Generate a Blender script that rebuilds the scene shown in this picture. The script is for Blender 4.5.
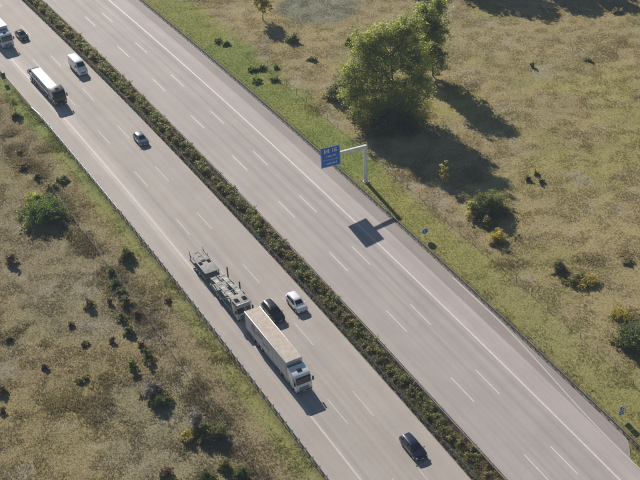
import bpy, bmesh, math, random
import numpy as np
from mathutils import Vector, Matrix

for o in list(bpy.data.objects):
    bpy.data.objects.remove(o)
scene = bpy.context.scene
col = scene.collection
R = math.radians

# ------------------------------------------------------------------ camera
FPX, PITCH, CAM_H, ROLL = 1350.0, 0.59723793, 122.89712, -0.06268403
cam_data = bpy.data.cameras.new('camera')
cam_data.sensor_width = 36.0
cam_data.lens = FPX * 36.0 / 640.0
cam_data.clip_start = 1.0
cam_data.clip_end = 6000.0
cam = bpy.data.objects.new('camera', cam_data)
col.objects.link(cam)
cp, sp = math.cos(PITCH), math.sin(PITCH)
Rr, Uu, Ff = Vector((1, 0, 0)), Vector((0, sp, cp)), Vector((0, cp, -sp))
rc, rs = math.cos(ROLL), math.sin(ROLL)
rt, up = Rr * rc + Uu * rs, -Rr * rs + Uu * rc
bk = -Ff
cam.matrix_world = Matrix(((rt.x, up.x, bk.x, 0), (rt.y, up.y, bk.y, 0), (rt.z, up.z, bk.z, CAM_H), (0, 0, 0, 1)))
scene.camera = cam

# ------------------------------------------------------------------ sky, sun, exposure
SUN_EL, SHADOW_AZ = R(29.0), R(158.4)
world = bpy.data.worlds.new('World')
scene.world = world
world.use_nodes = True
wn = world.node_tree
wn.nodes.clear()
sky = wn.nodes.new('ShaderNodeTexSky')
sky.sky_type = 'NISHITA'
sky.sun_disc = False
sky.sun_elevation = SUN_EL
sky.sun_rotation = SHADOW_AZ + math.pi
sky.air_density = 1.0
sky.dust_density = 0.2
sky.ozone_density = 1.5
bg = wn.nodes.new('ShaderNodeBackground')
bg.inputs['Strength'].default_value = 0.05
wo = wn.nodes.new('ShaderNodeOutputWorld')
wn.links.new(sky.outputs[0], bg.inputs['Color'])
wn.links.new(bg.outputs[0], wo.inputs['Surface'])
sun_data = bpy.data.lights.new('sun', 'SUN')
sun_data.energy = 5.0
sun_data.angle = R(0.53)
sun_data.color = (1.0, 0.93, 0.83)
sun = bpy.data.objects.new('sun', sun_data)
col.objects.link(sun)
ldir = Vector((math.sin(SHADOW_AZ) * math.cos(SUN_EL), math.cos(SHADOW_AZ) * math.cos(SUN_EL), -math.sin(SUN_EL)))
sun.rotation_euler = ldir.to_track_quat('-Z', 'Y').to_euler()
sun.location = (-60, 300, 120)
vs = scene.view_settings
vs.view_transform = 'Standard'
vs.look = 'None'
vs.gamma = 1.0
vs.exposure = 0.36
vs.use_curve_mapping = False

# ------------------------------------------------------------------ road frame
TH, KC = -0.4579413, -3.7291112e-4
YC = CAM_H / math.tan(PITCH)
Dv = (math.sin(TH), math.cos(TH))
Nv = (math.cos(TH), -math.sin(TH))
RC = 1.0 / KC


def pos(s, l):
    """road coordinates (along, across) to world x, y; numpy friendly"""
    ph = s * KC
    a = (RC - l) * np.sin(ph)
    b = RC - (RC - l) * np.cos(ph)
    return a * Dv[0] + b * Nv[0], YC + a * Dv[1] + b * Nv[1]


def rc_of(x, y):
    a = x * Dv[0] + (y - YC) * Dv[1]
    b = x * Nv[0] + (y - YC) * Nv[1]
    sg = np.sign(RC)
    return RC * np.arctan2(a * sg, (RC - b) * sg), RC - sg * np.hypot(a, RC - b)


def tangent(s):
    ph = s * KC
    c_, s_ = math.cos(ph), math.sin(ph)
    return (c_ * Dv[0] + s_ * Nv[0], c_ * Dv[1] + s_ * Nv[1])


def gpx(u, v, z=0.0):
    """photo pixel (640x480) to a point on the level z"""
    x, y = (u - 320) / FPX, -(v - 240) / FPX
    x, y = rc * x - rs * y, rs * x + rc * y
    dx, dy, dz = x, cp + y * sp, -sp + y * cp
    t = (CAM_H - z) / -dz
    return dx * t, dy * t


# ------------------------------------------------------------------ noise in numpy
def vnoise(x, y, scale, seed):
    x = np.asarray(x, float) / scale
    y = np.asarray(y, float) / scale
    xi, yi = np.floor(x).astype(np.int64), np.floor(y).astype(np.int64)
    fx, fy = x - xi, y - yi
    fx, fy = fx * fx * (3 - 2 * fx), fy * fy * (3 - 2 * fy)

    def h(a, b):
        n = (a * 374761393 + b * 668265263 + seed * 1274126177) & 0xFFFFFFFF
        n = ((n ^ (n >> 13)) * 1274126177) & 0xFFFFFFFF
        return ((n ^ (n >> 16)) & 0xFFFF) / 65535.0
    return (h(xi, yi) * (1 - fx) + h(xi + 1, yi) * fx) * (1 - fy) + (h(xi, yi + 1) * (1 - fx) + h(xi + 1, yi + 1) * fx) * fy


def fbm(x, y, scale, seed, octv=4):
    t, a, tot = 0, 1.0, 0
    for i in range(octv):
        t = t + a * vnoise(x, y, scale / 2 ** i, seed + i * 17)
        tot += a
        a *= 0.55
    return t / tot


def sst(e0, e1, x):
    t = np.clip((x - e0) / (e1 - e0), 0, 1)
    return t * t * (3 - 2 * t)


# ------------------------------------------------------------------ materials
def new_mat(name):
    m = bpy.data.materials.new(name)
    m.use_nodes = True
    nt = m.node_tree
    return m, nt, nt.nodes['Principled BSDF']


MATS = {}


def mat(name, c, rough=0.5, metal=0.0, var=0.12, scale=3.0, bump=0.0, coat=0.0, spec=0.5):
    if name in MATS:
        return MATS[name]
    m, nt, b = new_mat(name)
    tc = nt.nodes.new('ShaderNodeTexCoord')
    nz = nt.nodes.new('ShaderNodeTexNoise')
    nz.inputs['Scale'].default_value = scale
    nz.inputs['Detail'].default_value = 5
    nt.links.new(tc.outputs['Object'], nz.inputs['Vector'])
    mp = nt.nodes.new('ShaderNodeMapRange')
    mp.inputs['From Min'].default_value = 0.3
    mp.inputs['From Max'].default_value = 0.7
    mp.inputs['To Min'].default_value = 1 - var
    mp.inputs['To Max'].default_value = 1 + var
    nt.links.new(nz.outputs['Fac'], mp.inputs['Value'])
    mx = nt.nodes.new('ShaderNodeVectorMath')
    mx.operation = 'SCALE'
    mx.inputs[0].default_value = c
    nt.links.new(mp.outputs[0], mx.inputs['Scale'])
    nt.links.new(mx.outputs[0], b.inputs['Base Color'])
    b.inputs['Roughness'].default_value = rough
    b.inputs['Metallic'].default_value = metal
    b.inputs['Specular IOR Level'].default_value = spec
    if coat:
        b.inputs['Coat Weight'].default_value = coat
        b.inputs['Coat Roughness'].default_value = 0.06
    if bump:
        bp = nt.nodes.new('ShaderNodeBump')
        bp.inputs['Strength'].default_value = bump
        bp.inputs['Distance'].default_value = 0.02
        nt.links.new(nz.outputs['Fac'], bp.inputs['Height'])
        nt.links.new(bp.outputs[0], b.inputs['Normal'])
    MATS[name] = m
    return m


def tint_mat(name, rough=0.85, trans=0.0, fine=0.0, fscale=6.0, bump=0.0, boost=1.0):
    """colour from the mesh's own tint attribute (species and age of the plant), optional fine grain"""
    m, nt, b = new_mat(name)
    at = nt.nodes.new('ShaderNodeAttribute')
    at.attribute_name = 'tint'
    csock = at.outputs['Color']
    if fine:
        geo = nt.nodes.new('ShaderNodeNewGeometry')
        nz = nt.nodes.new('ShaderNodeTexNoise')
        nz.inputs['Scale'].default_value = fscale
        nz.inputs['Detail'].default_value = 6
        nz.inputs['Roughness'].default_value = 0.7
        nt.links.new(geo.outputs['Position'], nz.inputs['Vector'])
        mp = nt.nodes.new('ShaderNodeMapRange')
        mp.inputs['From Min'].default_value = 0.3
        mp.inputs['From Max'].default_value = 0.7
        mp.inputs['To Min'].default_value = 1 - fine
        mp.inputs['To Max'].default_value = 1 + fine
        nt.links.new(nz.outputs['Fac'], mp.inputs['Value'])
        mx = nt.nodes.new('ShaderNodeVectorMath')
        mx.operation = 'SCALE'
        nt.links.new(csock, mx.inputs[0])
        nt.links.new(mp.outputs[0], mx.inputs['Scale'])
        csock = mx.outputs[0]
        if bump:
            bp = nt.nodes.new('ShaderNodeBump')
            bp.inputs['Strength'].default_value = bump
            bp.inputs['Distance'].default_value = 0.15
            nt.links.new(nz.outputs['Fac'], bp.inputs['Height'])
            nt.links.new(bp.outputs[0], b.inputs['Normal'])
    nt.links.new(csock, b.inputs['Base Color'])
    b.inputs['Roughness'].default_value = rough
    b.inputs['Specular IOR Level'].default_value = 0.2
    if trans:
        tr = nt.nodes.new('ShaderNodeBsdfTranslucent')
        bo = nt.nodes.new('ShaderNodeVectorMath')
        bo.operation = 'SCALE'
        bo.inputs['Scale'].default_value = boost
        nt.links.new(csock, bo.inputs[0])
        nt.links.new(bo.outputs[0], tr.inputs['Color'])
        ms = nt.nodes.new('ShaderNodeMixShader')
        ms.inputs[0].default_value = trans
        out = nt.nodes['Material Output']
        nt.links.new(b.outputs[0], ms.inputs[1])
        nt.links.new(tr.outputs[0], ms.inputs[2])
        nt.links.new(ms.outputs[0], out.inputs['Surface'])
    return m


def road_mat(name, base, lanes, band, edge_l, warm):
    """concrete/asphalt: base colour, rubbered wheel tracks along the lanes, slab joints, stains. Uses attribute sl=(s,l)."""
    m, nt, b = new_mat(name)
    N, L = nt.nodes, nt.links
    at = N.new('ShaderNodeAttribute')
    at.attribute_name = 'sl'
    sep = N.new('ShaderNodeSeparateXYZ')
    L.new(at.outputs['Vector'], sep.inputs[0])

    def noise(sx, sy, scale, det=4, rough=0.6):
        mp = N.new('ShaderNodeMapping')
        mp.inputs['Scale'].default_value = (sx, sy, 1)
        L.new(at.outputs['Vector'], mp.inputs['Vector'])
        nz = N.new('ShaderNodeTexNoise')
        nz.inputs['Scale'].default_value = scale
        nz.inputs['Detail'].default_value = det
        nz.inputs['Roughness'].default_value = rough
        L.new(mp.outputs[0], nz.inputs['Vector'])
        return nz.outputs['Fac']

    def math2(op, a, b_):
        n = N.new('ShaderNodeMath')
        n.operation = op
        for i, v in enumerate((a, b_)):
            if v is None:
                continue
            if isinstance(v, (int, float)):
                n.inputs[i].default_value = v
            else:
                L.new(v, n.inputs[i])
        return n.outputs[0]

    def rng(v, a, b_, c, d):
        n = N.new('ShaderNodeMapRange')
        n.interpolation_type = 'SMOOTHSTEP'
        for k, x in zip(('From Min', 'From Max', 'To Min', 'To Max'), (a, b_, c, d)):
            n.inputs[k].default_value = x
        L.new(v, n.inputs['Value'])
        return n.outputs[0]

    val = math2('MULTIPLY', rng(noise(0.02, 0.9, 1.0, 5), 0.3, 0.7, 0.93, 1.06), rng(noise(1, 1, 0.12, 5), 0.3, 0.7, 0.95, 1.05))
    val = math2('MULTIPLY', val, rng(noise(1, 1, 3.5, 6, 0.75), 0.25, 0.75, 0.94, 1.06))
    val = math2('MULTIPLY', val, rng(noise(0.25, 2.2, 1.4, 4), 0.62, 0.8, 1.0, 0.92))
    val = math2('MULTIPLY', val, rng(noise(0.6, 1, 0.8, 3), 0.68, 0.78, 1.0, 0.91))
    for lc, strength in lanes:          # wheel tracks: two dark bands per lane, 0.95 m off its centre
        d = math2('ABSOLUTE', math2('SUBTRACT', math2('ABSOLUTE', math2('SUBTRACT', sep.outputs['Y'], lc), None), 0.95), None)
        val = math2('MULTIPLY', val, rng(d, 0.0, 0.62, 1.0 - strength, 1.0))
    # slab joints every 5 m across
    fr = math2('ABSOLUTE', math2('SUBTRACT', math2('FRACT', math2('MULTIPLY', sep.outputs['X'], 0.2), None), 0.5), None)
    val = math2('MULTIPLY', val, rng(fr, 0.494, 0.499, 1.0, 0.95))
    if edge_l is not None:              # longitudinal joints
        for e in edge_l:
            d = math2('ABSOLUTE', math2('SUBTRACT', sep.outputs['Y'], e), None)
            val = math2('MULTIPLY', val, rng(d, 0.02, 0.07, 0.95, 1.0))
    if band is not None:                # lighter strip along the edge of the lane, fading out towards one end
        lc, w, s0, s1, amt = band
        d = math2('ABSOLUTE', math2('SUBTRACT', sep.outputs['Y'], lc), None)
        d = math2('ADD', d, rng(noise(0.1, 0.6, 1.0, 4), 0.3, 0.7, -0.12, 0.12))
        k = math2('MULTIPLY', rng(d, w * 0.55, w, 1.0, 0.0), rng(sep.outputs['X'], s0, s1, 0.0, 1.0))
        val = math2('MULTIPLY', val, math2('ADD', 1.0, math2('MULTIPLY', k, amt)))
    mx = N.new('ShaderNodeVectorMath')
    mx.operation = 'SCALE'
    mxc = N.new('ShaderNodeMix')
    mxc.data_type = 'RGBA'
    mxc.inputs[6].default_value = (*base, 1)
    mxc.inputs[7].default_value = (*warm, 1)
    L.new(rng(noise(0.05, 0.3, 1.0, 4), 0.35, 0.65, 0.0, 1.0), mxc.inputs[0])
    L.new(mxc.outputs[2], mx.inputs[0])
    L.new(val, mx.inputs['Scale'])
    L.new(mx.outputs[0], b.inputs['Base Color'])
    b.inputs['Roughness'].default_value = 0.8
    b.inputs['Specular IOR Level'].default_value = 0.35
    bp = N.new('ShaderNodeBump')
    bp.inputs['Strength'].default_value = 0.25
    bp.inputs['Distance'].default_value = 0.02
    L.new(noise(1, 1, 9.0, 4), bp.inputs['Height'])
    L.new(bp.outputs[0], b.inputs['Normal'])
    return m


# ------------------------------------------------------------------ mesh helpers
def link(name, me, parent=None):
    o = bpy.data.objects.new(name, me)
    col.objects.link(o)
    if parent is not None:
        o.parent = parent
    return o


def np_mesh(name, verts, faces, mats, attrs=None, smooth=False):
    """verts (n,3), faces (m,k) array"""
    me = bpy.data.meshes.new(name)
    n, (m, k) = len(verts), faces.shape
    me.vertices.add(n)
    me.vertices.foreach_set('co', np.ascontiguousarray(verts, np.float32).ravel())
    me.loops.add(m * k)
    me.loops.foreach_set('vertex_index', np.ascontiguousarray(faces, np.int32).ravel())
    me.polygons.add(m)
    me.polygons.foreach_set('loop_start', np.arange(0, m * k, k, dtype=np.int32))
    if smooth:
        me.polygons.foreach_set('use_smooth', np.ones(m, bool))
    for nm, (typ, data) in (attrs or {}).items():
        a = me.attributes.new(nm, typ, 'POINT')
        a.data.foreach_set('color' if typ == 'FLOAT_COLOR' else 'vector', np.ascontiguousarray(data, np.float32).ravel())
    me.update(calc_edges=True)
    me.materials.append(mats)
    return me


class MB:
    def __init__(s):
        s.bm = bmesh.new()

    def poly(s, pts):
        return s.bm.faces.new([s.bm.verts.new(p) for p in pts])

    def hexa(s, c8):
        v = [s.bm.verts.new(p) for p in c8]
        for f in ((0, 3, 2, 1), (4, 5, 6, 7), (0, 1, 5, 4), (1, 2, 6, 5), (2, 3, 7, 6), (3, 0, 4, 7)):
            s.bm.faces.new([v[i] for i in f])
        return s

    def box(s, x0, x1, y0, y1, z0, z1):
        return s.hexa([(x0, y0, z0), (x1, y0, z0), (x1, y1, z0), (x0, y1, z0), (x0, y0, z1), (x1, y0, z1), (x1, y1, z1), (x0, y1, z1)])

    def bar(s, p0, p1, w, h):
        p0, p1 = Vector(p0), Vector(p1)
        d = (p1 - p0).normalized()
        side = d.cross(Vector((0, 0, 1)))
        if side.length < 1e-3:
            side = Vector((0, 1, 0))
        side.normalize()
        u = side.cross(d).normalized()
        a, b = side * w / 2, u * h / 2
        return s.hexa([p0 - a - b, p1 - a - b, p1 + a - b, p0 + a - b, p0 - a + b, p1 - a + b, p1 + a + b, p0 + a + b])

    def tube(s, p0, p1, r0, r1=None, n=10):
        r1 = r0 if r1 is None else r1
        p0, p1 = Vector(p0), Vector(p1)
        d = (p1 - p0).normalized()
        a = d.orthogonal().normalized()
        b = d.cross(a)
        A, B = [], []
        for i in range(n):
            t = 2 * math.pi * i / n
            e = a * math.cos(t) + b * math.sin(t)
            A.append(s.bm.verts.new(p0 + e * r0))
            B.append(s.bm.verts.new(p1 + e * r1))
        for i in range(n):
            j = (i + 1) % n
            s.bm.faces.new((A[i], A[j], B[j], B[i]))
        s.bm.faces.new(A[::-1])
        s.bm.faces.new(B)
        return s

    def extrude(s, prof, y0, y1):
        """polygon in x,z swept from y0 to y1"""
        A = [s.bm.verts.new((x, y0, z)) for x, z in prof]
        B = [s.bm.verts.new((x, y1, z)) for x, z in prof]
        n = len(prof)
        for i in range(n):
            j = (i + 1) % n
            s.bm.faces.new((A[i], A[j], B[j], B[i]))
        s.bm.faces.new(A[::-1])
        s.bm.faces.new(B)
        return s

    def lathe(s, prof, c, n=20):
        """profile (r, y) turned about the y axis through c"""
        rings = []
        for r, y in prof:
            rings.append([s.bm.verts.new((c[0] + r * math.cos(2 * math.pi * i / n), c[1] + y, c[2] + r * math.sin(2 * math.pi * i / n))) for i in range(n)])
        for a, b in zip(rings, rings[1:]):
            for i in range(n):
                j = (i + 1) % n
                s.bm.faces.new((a[i], a[j], b[j], b[i]))
        s.bm.faces.new(rings[0][::-1])
        s.bm.faces.new(rings[-1])
        return s

    def mesh(s, name, m, bev=0.0, smooth=False, ang=35):
        bm = s.bm
        bmesh.ops.recalc_face_normals(bm, faces=bm.faces)
        if bev:
            es = [e for e in bm.edges if len(e.link_faces) == 2 and e.calc_face_angle(0) > R(20)]
            bmesh.ops.bevel(bm, geom=es, offset=bev, segments=2, affect='EDGES', profile=0.6, clamp_overlap=True)
            smooth = True
        me = bpy.data.meshes.new(name)
        bm.to_mesh(me)
        bm.free()
        if smooth:
            me.polygons.foreach_set('use_smooth', np.ones(len(me.polygons), bool))
            me.set_sharp_from_angle(angle=R(ang))
        me.materials.append(m)
        return me

    def build(s, name, m, parent=None, bev=0.0, smooth=False, ang=35):
        return link(name, s.mesh(name, m, bev, smooth, ang), parent)


def empty(name, loc, rz=0.0):
    o = bpy.data.objects.new(name, None)
    o.empty_display_size = 0.5
    col.objects.link(o)
    o.location = loc
    o.rotation_euler = (0, 0, rz)
    return o


def tag(o, label, cat, group=None, kind=None):
    o['label'] = label
    o['category'] = cat
    if group:
        o['group'] = group
    if kind:
        o['kind'] = kind
    return o


def structure(o, label, cat):
    o['kind'] = 'structure'
    o['label'] = label
    o['category'] = cat
    return o


# ------------------------------------------------------------------ ground
L_FAR, L_NEAR = 12.95, -24.70           # guardrails at the outer edges


def relief(x, y, l):
    m = sst(14.5, 22, l) + sst(-26.5, -34, l) if False else np.maximum(sst(14.5, 24, l), sst(26.5, 36, -l))
    return m * ((fbm(x, y, 7, 3, 3) - 0.5) * 0.55 + (fbm(x, y, 30, 9, 2) - 0.5) * 0.5) - 0.06 * (np.abs(l + 6) < 20.5)


def field_tint(x, y, s, l, seed=0):
    """colour of the vegetation: mown green verge beside the rails, dry grass further out, heather and weeds in patches"""
    def c(*v):
        return np.array(v)[None, :]
    n1, n2, n3 = fbm(x, y, 26, 31, 3), fbm(x, y, 14, 57, 3), fbm(x, y, 3.0, 83, 2)
    n4 = fbm(x, y, 17, 101, 3)
    tan = c(0.355, 0.29, 0.140)
    straw = c(0.40, 0.335, 0.185)
    olive = c(0.285, 0.258, 0.095)
    grey = c(0.285, 0.265, 0.17)
    brown = c(0.285, 0.22, 0.125)
    green = c(0.205, 0.25, 0.058)
    g2 = c(0.31, 0.295, 0.08)
    mix = lambda a, b, t: a * (1 - t)[:, None] + b * t[:, None]
    o = np.repeat(tan, len(x), 0)
    o = mix(o, olive, sst(0.45, 0.72, n2) * 0.5)
    o = mix(o, straw, sst(0.5, 0.72, n1) * 0.45)
    o = mix(o, brown, sst(0.54, 0.74, n4) * 0.3)
    o = mix(o, g2, sst(0.54, 0.74, fbm(x, y, 19, 211, 3)) * (0.5 - 0.35 * sst(25, 30, -l)))
    # left field is greyer and greener
    left = sst(25, 34, -l)
    o = mix(o, grey, left * sst(0.38, 0.6, fbm(x, y, 19, 303, 3)) * 0.6)
    o = mix(o, brown, left * (0.15 + sst(0.42, 0.66, n4) * 0.3))
    o = mix(o, olive, left * sst(0.54, 0.7, n1) * 0.3)
    # reddish dry strip between the rail and the fence on the left
    o = mix(o, brown, sst(26.5, 28.5, -l) * sst(35, 31, -l) * (0.15 + 0.4 * sst(0.4, 0.6, n2)))
    o = mix(o, c(0.20, 0.17, 0.085), sst(3.4, 1.0, np.abs(l + 32.8)) * sst(0.42, 0.62, fbm(x, y, 3.5, 91, 3)) * 0.75)
    o = o * (1 - 0.10 * left)[:, None]
    # green verge left
    w = 27.3 + (n2 - 0.5) * 2.2
    o = mix(o, green, sst(w + 0.9, w - 0.7, -l) * (l < 0) * (0.3 + 0.35 * n3 + 0.25 * sst(0, 50, s)))
    # green verge right: wide and mown towards the bridge end, thin and yellow near the camera
    wr = 19.0 + 3.0 * sst(5, 60, s) + (n2 - 0.5) * 4
    k = sst(wr + 3.0, wr - 1.5, l) * (l > 0)
    amt = 0.45 + 0.5 * sst(-35, 0, s)
    gv = mix(np.repeat(g2, len(x), 0), green, np.clip(sst(0.35, 0.62, n2) * 0.6 + 0.5 * sst(-5, 25, s), 0, 1))
    o = mix(o, gv, k * amt)
    # olive mid zone right near camera
    o = mix(o, olive, sst(5, -30, s) * sst(34, 16, l) * (l > 0) * 0.45)
    # brown rank growth just outside the mown verge
    o = mix(o, brown, sst(wr, wr + 2, l) * sst(wr + 9, wr + 3, l) * (l > 0) * 0.45 * sst(0.3, 0.6, n3))
    # grey-green patch of rushes at the far side
    px, py = gpx(318, 6)
    d = np.hypot((x - px) / 9.5, (y - py) / 9.0) + (n2 - 0.5) * 0.5
    o = mix(o, c(0.21, 0.215, 0.15), sst(1.1, 0.8, d) * 0.85)
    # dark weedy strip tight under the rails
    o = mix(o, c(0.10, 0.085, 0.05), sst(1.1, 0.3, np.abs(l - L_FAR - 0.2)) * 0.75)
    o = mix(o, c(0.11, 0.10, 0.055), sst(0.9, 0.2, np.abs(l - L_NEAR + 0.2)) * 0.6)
    # scattered bare, pale spots
    o = mix(o, c(0.38, 0.335, 0.26), sst(0.66, 0.78, fbm(x, y, 4.5, 401, 3)) * 0.5 * (np.abs(l + 6) > 26))
    return o


def axis(lo, hi, step, far):
    mid = np.arange(lo, hi + step / 2, step)
    out, d, a = [], step, 0.0
    while a < far:
        d *= 1.35
        a += d
        out.append(a)
    e = np.array(out)
    return np.concatenate([(lo - e)[::-1], mid, mid[-1] + e])


gx, gy = axis(-92, 96, 0.6, 3000), axis(88, 330, 0.6, 3000)
GX, GY = np.meshgrid(gx, gy, indexing='ij')
x_, y_ = GX.ravel(), GY.ravel()
s_, l_ = rc_of(x_, y_)
gz = relief(x_, y_, l_)
ni, nj = len(gx), len(gy)
idx = np.arange(ni * nj).reshape(ni, nj)
gf = np.stack([idx[:-1, :-1], idx[1:, :-1], idx[1:, 1:], idx[:-1, 1:]], -1).reshape(-1, 4)
gt = field_tint(x_, y_, s_, l_)
gm = np_mesh('ground', np.stack([x_, y_, gz], 1), gf, tint_mat('dry_soil_and_grass', 0.95, 0, 0.22, 3.0, 0.6),
             {'tint': ('FLOAT_COLOR', np.concatenate([gt * 0.95, np.ones((len(gt), 1))], 1))}, True)
structure(link('ground', gm), 'dry grassland on both sides of the motorway', 'ground')

# ------------------------------------------------------------------ carriageways
S0, S1 = -140.0, 210.0


def ribbon(name, l0, l1, z, m, parent=None, s0=S0, s1=S1, ds=2.0, dl=0.75, lfun=None, thick=0.0):
    ss = np.linspace(s0, s1, max(2, int(round((s1 - s0) / ds)) + 1))
    n = max(2, int(round((l1 - l0) / dl)) + 1)
    t = np.linspace(0, 1, n)
    S = np.repeat(ss, n)
    T = np.tile(t, len(ss))
    if lfun:
        a, b = lfun(S)
        Lq = a * (1 - T) + b * T
    else:
        Lq = l0 + (l1 - l0) * T
    X, Y = pos(S, Lq)
    i = np.arange(len(ss) * n).reshape(len(ss), n)
    f = np.stack([i[:-1, :-1], i[1:, :-1], i[1:, 1:], i[:-1, 1:]], -1).reshape(-1, 4)[:, ::-1]
    me = np_mesh(name, np.stack([X, Y, np.full_like(X, z)], 1), f, m, {'sl': ('FLOAT_VECTOR', np.stack([S, Lq, 0 * S], 1))})
    return link(name, me, parent)


conc_far = road_mat('concrete_far', (0.375, 0.339, 0.324), [(5.4, 0.13), (1.55, 0.10), (-2.3, 0.04)], (4.6, 1.1, 40, 110, 0.13), [3.5, -0.4], (0.388, 0.347, 0.325))
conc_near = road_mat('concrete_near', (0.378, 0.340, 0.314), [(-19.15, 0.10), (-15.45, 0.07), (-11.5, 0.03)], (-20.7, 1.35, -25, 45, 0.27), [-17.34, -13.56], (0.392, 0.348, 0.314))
conc_sh = road_mat('shoulder_concrete', (0.41, 0.362, 0.352), [], None, None, (0.42, 0.37, 0.355))
asph = road_mat('old_asphalt', (0.29, 0.255, 0.245), [], None, None, (0.31, 0.268, 0.252))
soil = mat('median_soil', (0.085, 0.07, 0.048), 0.95, 0, 0.3, 2.5, 0.6)
paint = mat('road_paint', (0.60, 0.575, 0.56), 0.65, 0, 0.12, 2.2)
paint_worn = mat('worn_road_paint', (0.52, 0.485, 0.465), 0.7, 0, 0.10, 2.0)

far_road = structure(ribbon('far_carriageway', -4.75, 7.55, 0.012, conc_far), 'far three-lane concrete carriageway with lane dashes beneath the blue sign', 'road')
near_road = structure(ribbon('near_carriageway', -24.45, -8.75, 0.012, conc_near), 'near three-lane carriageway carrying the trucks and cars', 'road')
ribbon('hard_shoulder', 7.55, 10.65, 0.012, conc_sh, far_road)
ribbon('drain_strip', 10.65, 13.0, 0.010, asph, far_road, -66.5, S1, 1.0, 0.75,
       lfun=lambda q: (np.full_like(q, 10.65), 10.7 + 2.3 * sst(-66.5, -61.5, q) + 0.25 * (vnoise(q, 0 * q, 0.9, 5) - 0.5) * (q < -50)))
med = structure(ribbon('median_strip', -8.75, -4.75, 0.006, soil), 'dark soil strip between the two carriageways under the hedge', 'median')


def mark(name, s0, s1, lc, w, m, parent, z=0.0165):
    return ribbon(name, lc - w / 2, lc + w / 2, z, m, parent, s0, s1, ds=3.0, dl=w)


for lc, ph in ((3.45, 82.64 + 18 * 3), (-0.38, 83.08 + 18 * 3)):
    for j in range(13):
        c = ph - 18 * j
        mark('lane_dash', c - 3, c + 3, lc, 0.15, paint, far_road)
for lc, ph in ((-17.34, 87.9 + 18 * 2), (-13.56, 87.55 + 18 * 2)):
    for j in range(13):
        c = ph - 18 * j
        mark('lane_dash', c - 3, c + 3, lc, 0.135, paint_worn, near_road)
mark('edge_line', S0, S1, 7.41, 0.24, paint, far_road)
mark('edge_line', S0, S1, -20.95, 0.24, paint_worn, near_road)
# thin white kerb line that leaves the rail and runs onto the edge of the shoulder near the camera
ribbon('shoulder_line', 0, 0.2, 0.0165, paint_worn, far_road, -110, -20, 2.0, 0.2,
       lfun=lambda s: (10.70 + 1.75 * sst(-63, -30, s), 10.70 + 1.75 * sst(-63, -30, s) + 0.16))
# low concrete edging along the near shoulder
kb = MB()
for i in range(60):
    s0, s1 = -110 + i * 5.0, -110 + i * 5.0 + 4.96
    a, b, c, d = [pos(s, l) for s, l in ((s0, -24.66), (s1, -24.66), (s1, -24.26), (s0, -24.26))]
    kb.hexa([(*a, -0.05), (*b, -0.05), (*c, -0.05), (*d, -0.05), (*a, 0.05), (*b, 0.05), (*c, 0.05), (*d, 0.05)])
kb.build('kerb', mat('kerb_concrete', (0.37, 0.335, 0.325), 0.8, 0, 0.15, 1.0), near_road)

# ------------------------------------------------------------------ guardrails
zinc = mat('galvanised_steel', (0.42, 0.42, 0.42), 0.45, 0.75, 0.18, 1.5)
zinc_old = mat('weathered_steel', (0.20, 0.185, 0.18), 0.65, 0.4, 0.25, 1.5)
zinc_bright = mat('bright_steel', (0.60, 0.58, 0.60), 0.5, 0.25, 0.1, 1.5)  # paler steel for one stretch of the near rail and its terminal


def w_beam(l, m, side):
    """one 4 m section of W-beam, local x along"""
    prof = [(0.00, 0.44), (0.045, 0.47), (0.045, 0.53), (0.005, 0.575), (0.005, 0.625), (0.045, 0.67), (0.045, 0.73), (0.0, 0.76)]
    b = MB()
    for (y0, z0), (y1, z1) in zip(prof, prof[1:]):
        b.poly([(-l / 2, y0 * side, z0), (l / 2, y0 * side, z0), (l / 2, y1 * side, z1), (-l / 2, y1 * side, z1)])
        b.poly([(-l / 2, y0 * side - 0.012 * side, z0), (-l / 2, y1 * side - 0.012 * side, z1), (l / 2, y1 * side - 0.012 * side, z1), (l / 2, y0 * side - 0.012 * side, z0)])
    b.poly([(-l / 2, 0, 0.76), (l / 2, 0, 0.76), (l / 2, -0.012 * side, 0.762), (-l / 2, -0.012 * side, 0.762)])
    return b.mesh('rail_section', m, 0, True, 30)


def guardrail(name, l, s0, s1, side, label, m, step=2.0, bright=None):
    root = empty(name, (*pos(s0, l), 0))
    tag(root, label, 'guardrail', 'steel guardrails of the motorway')
    secm = w_beam(4.02, m, side)
    secb = w_beam(4.02, zinc_bright, side)
    pb = MB().box(-0.03, 0.03, -side * 0.16 - 0.05, -side * 0.16 + 0.05, -0.3, 0.74).box(-0.05, 0.05, -0.11 if side > 0 else 0.012, -0.012 if side > 0 else 0.11, 0.54, 0.66)
    pm = pb.mesh('post', m)
    base = Vector(root.location)
    s = s0 + 2
    while s < s1:
        t = tangent(s)
        a = math.atan2(t[1], t[0])
        o = link('rail_section', secb if bright and bright[0] < s < bright[1] else secm, root)
        o.location = Vector((*pos(s, l), 0)) - base
        o.rotation_euler = (0, 0, a)
        for k in range(int(4 / step)):
            q = s - 2 + step * (k + 0.5)
            p = link('post', pm, root)
            p.location = Vector((*pos(q, l), 0)) - base
            p.rotation_euler = (0, 0, a)
        s += 4
    return root


guardrail('guardrail', L_FAR, -94, 150, 1, 'weathered steel guardrail between the far shoulder and the green verge', zinc_old)
guardrail('guardrail', -8.35, -94, 150, -1, 'steel guardrail along the near side of the median hedge', zinc_old)
guardrail('guardrail', -5.4, -94, 150, 1, 'steel guardrail along the far side of the median hedge', mat('dusty_steel', (0.36, 0.33, 0.32), 0.7, 0.15, 0.2, 1.5))
gr = guardrail('guardrail', L_NEAR - 0.05, -74, 66, 1, 'guardrail along the near shoulder with a bright stretch', zinc_old, 2.0, (26, 70))
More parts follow.
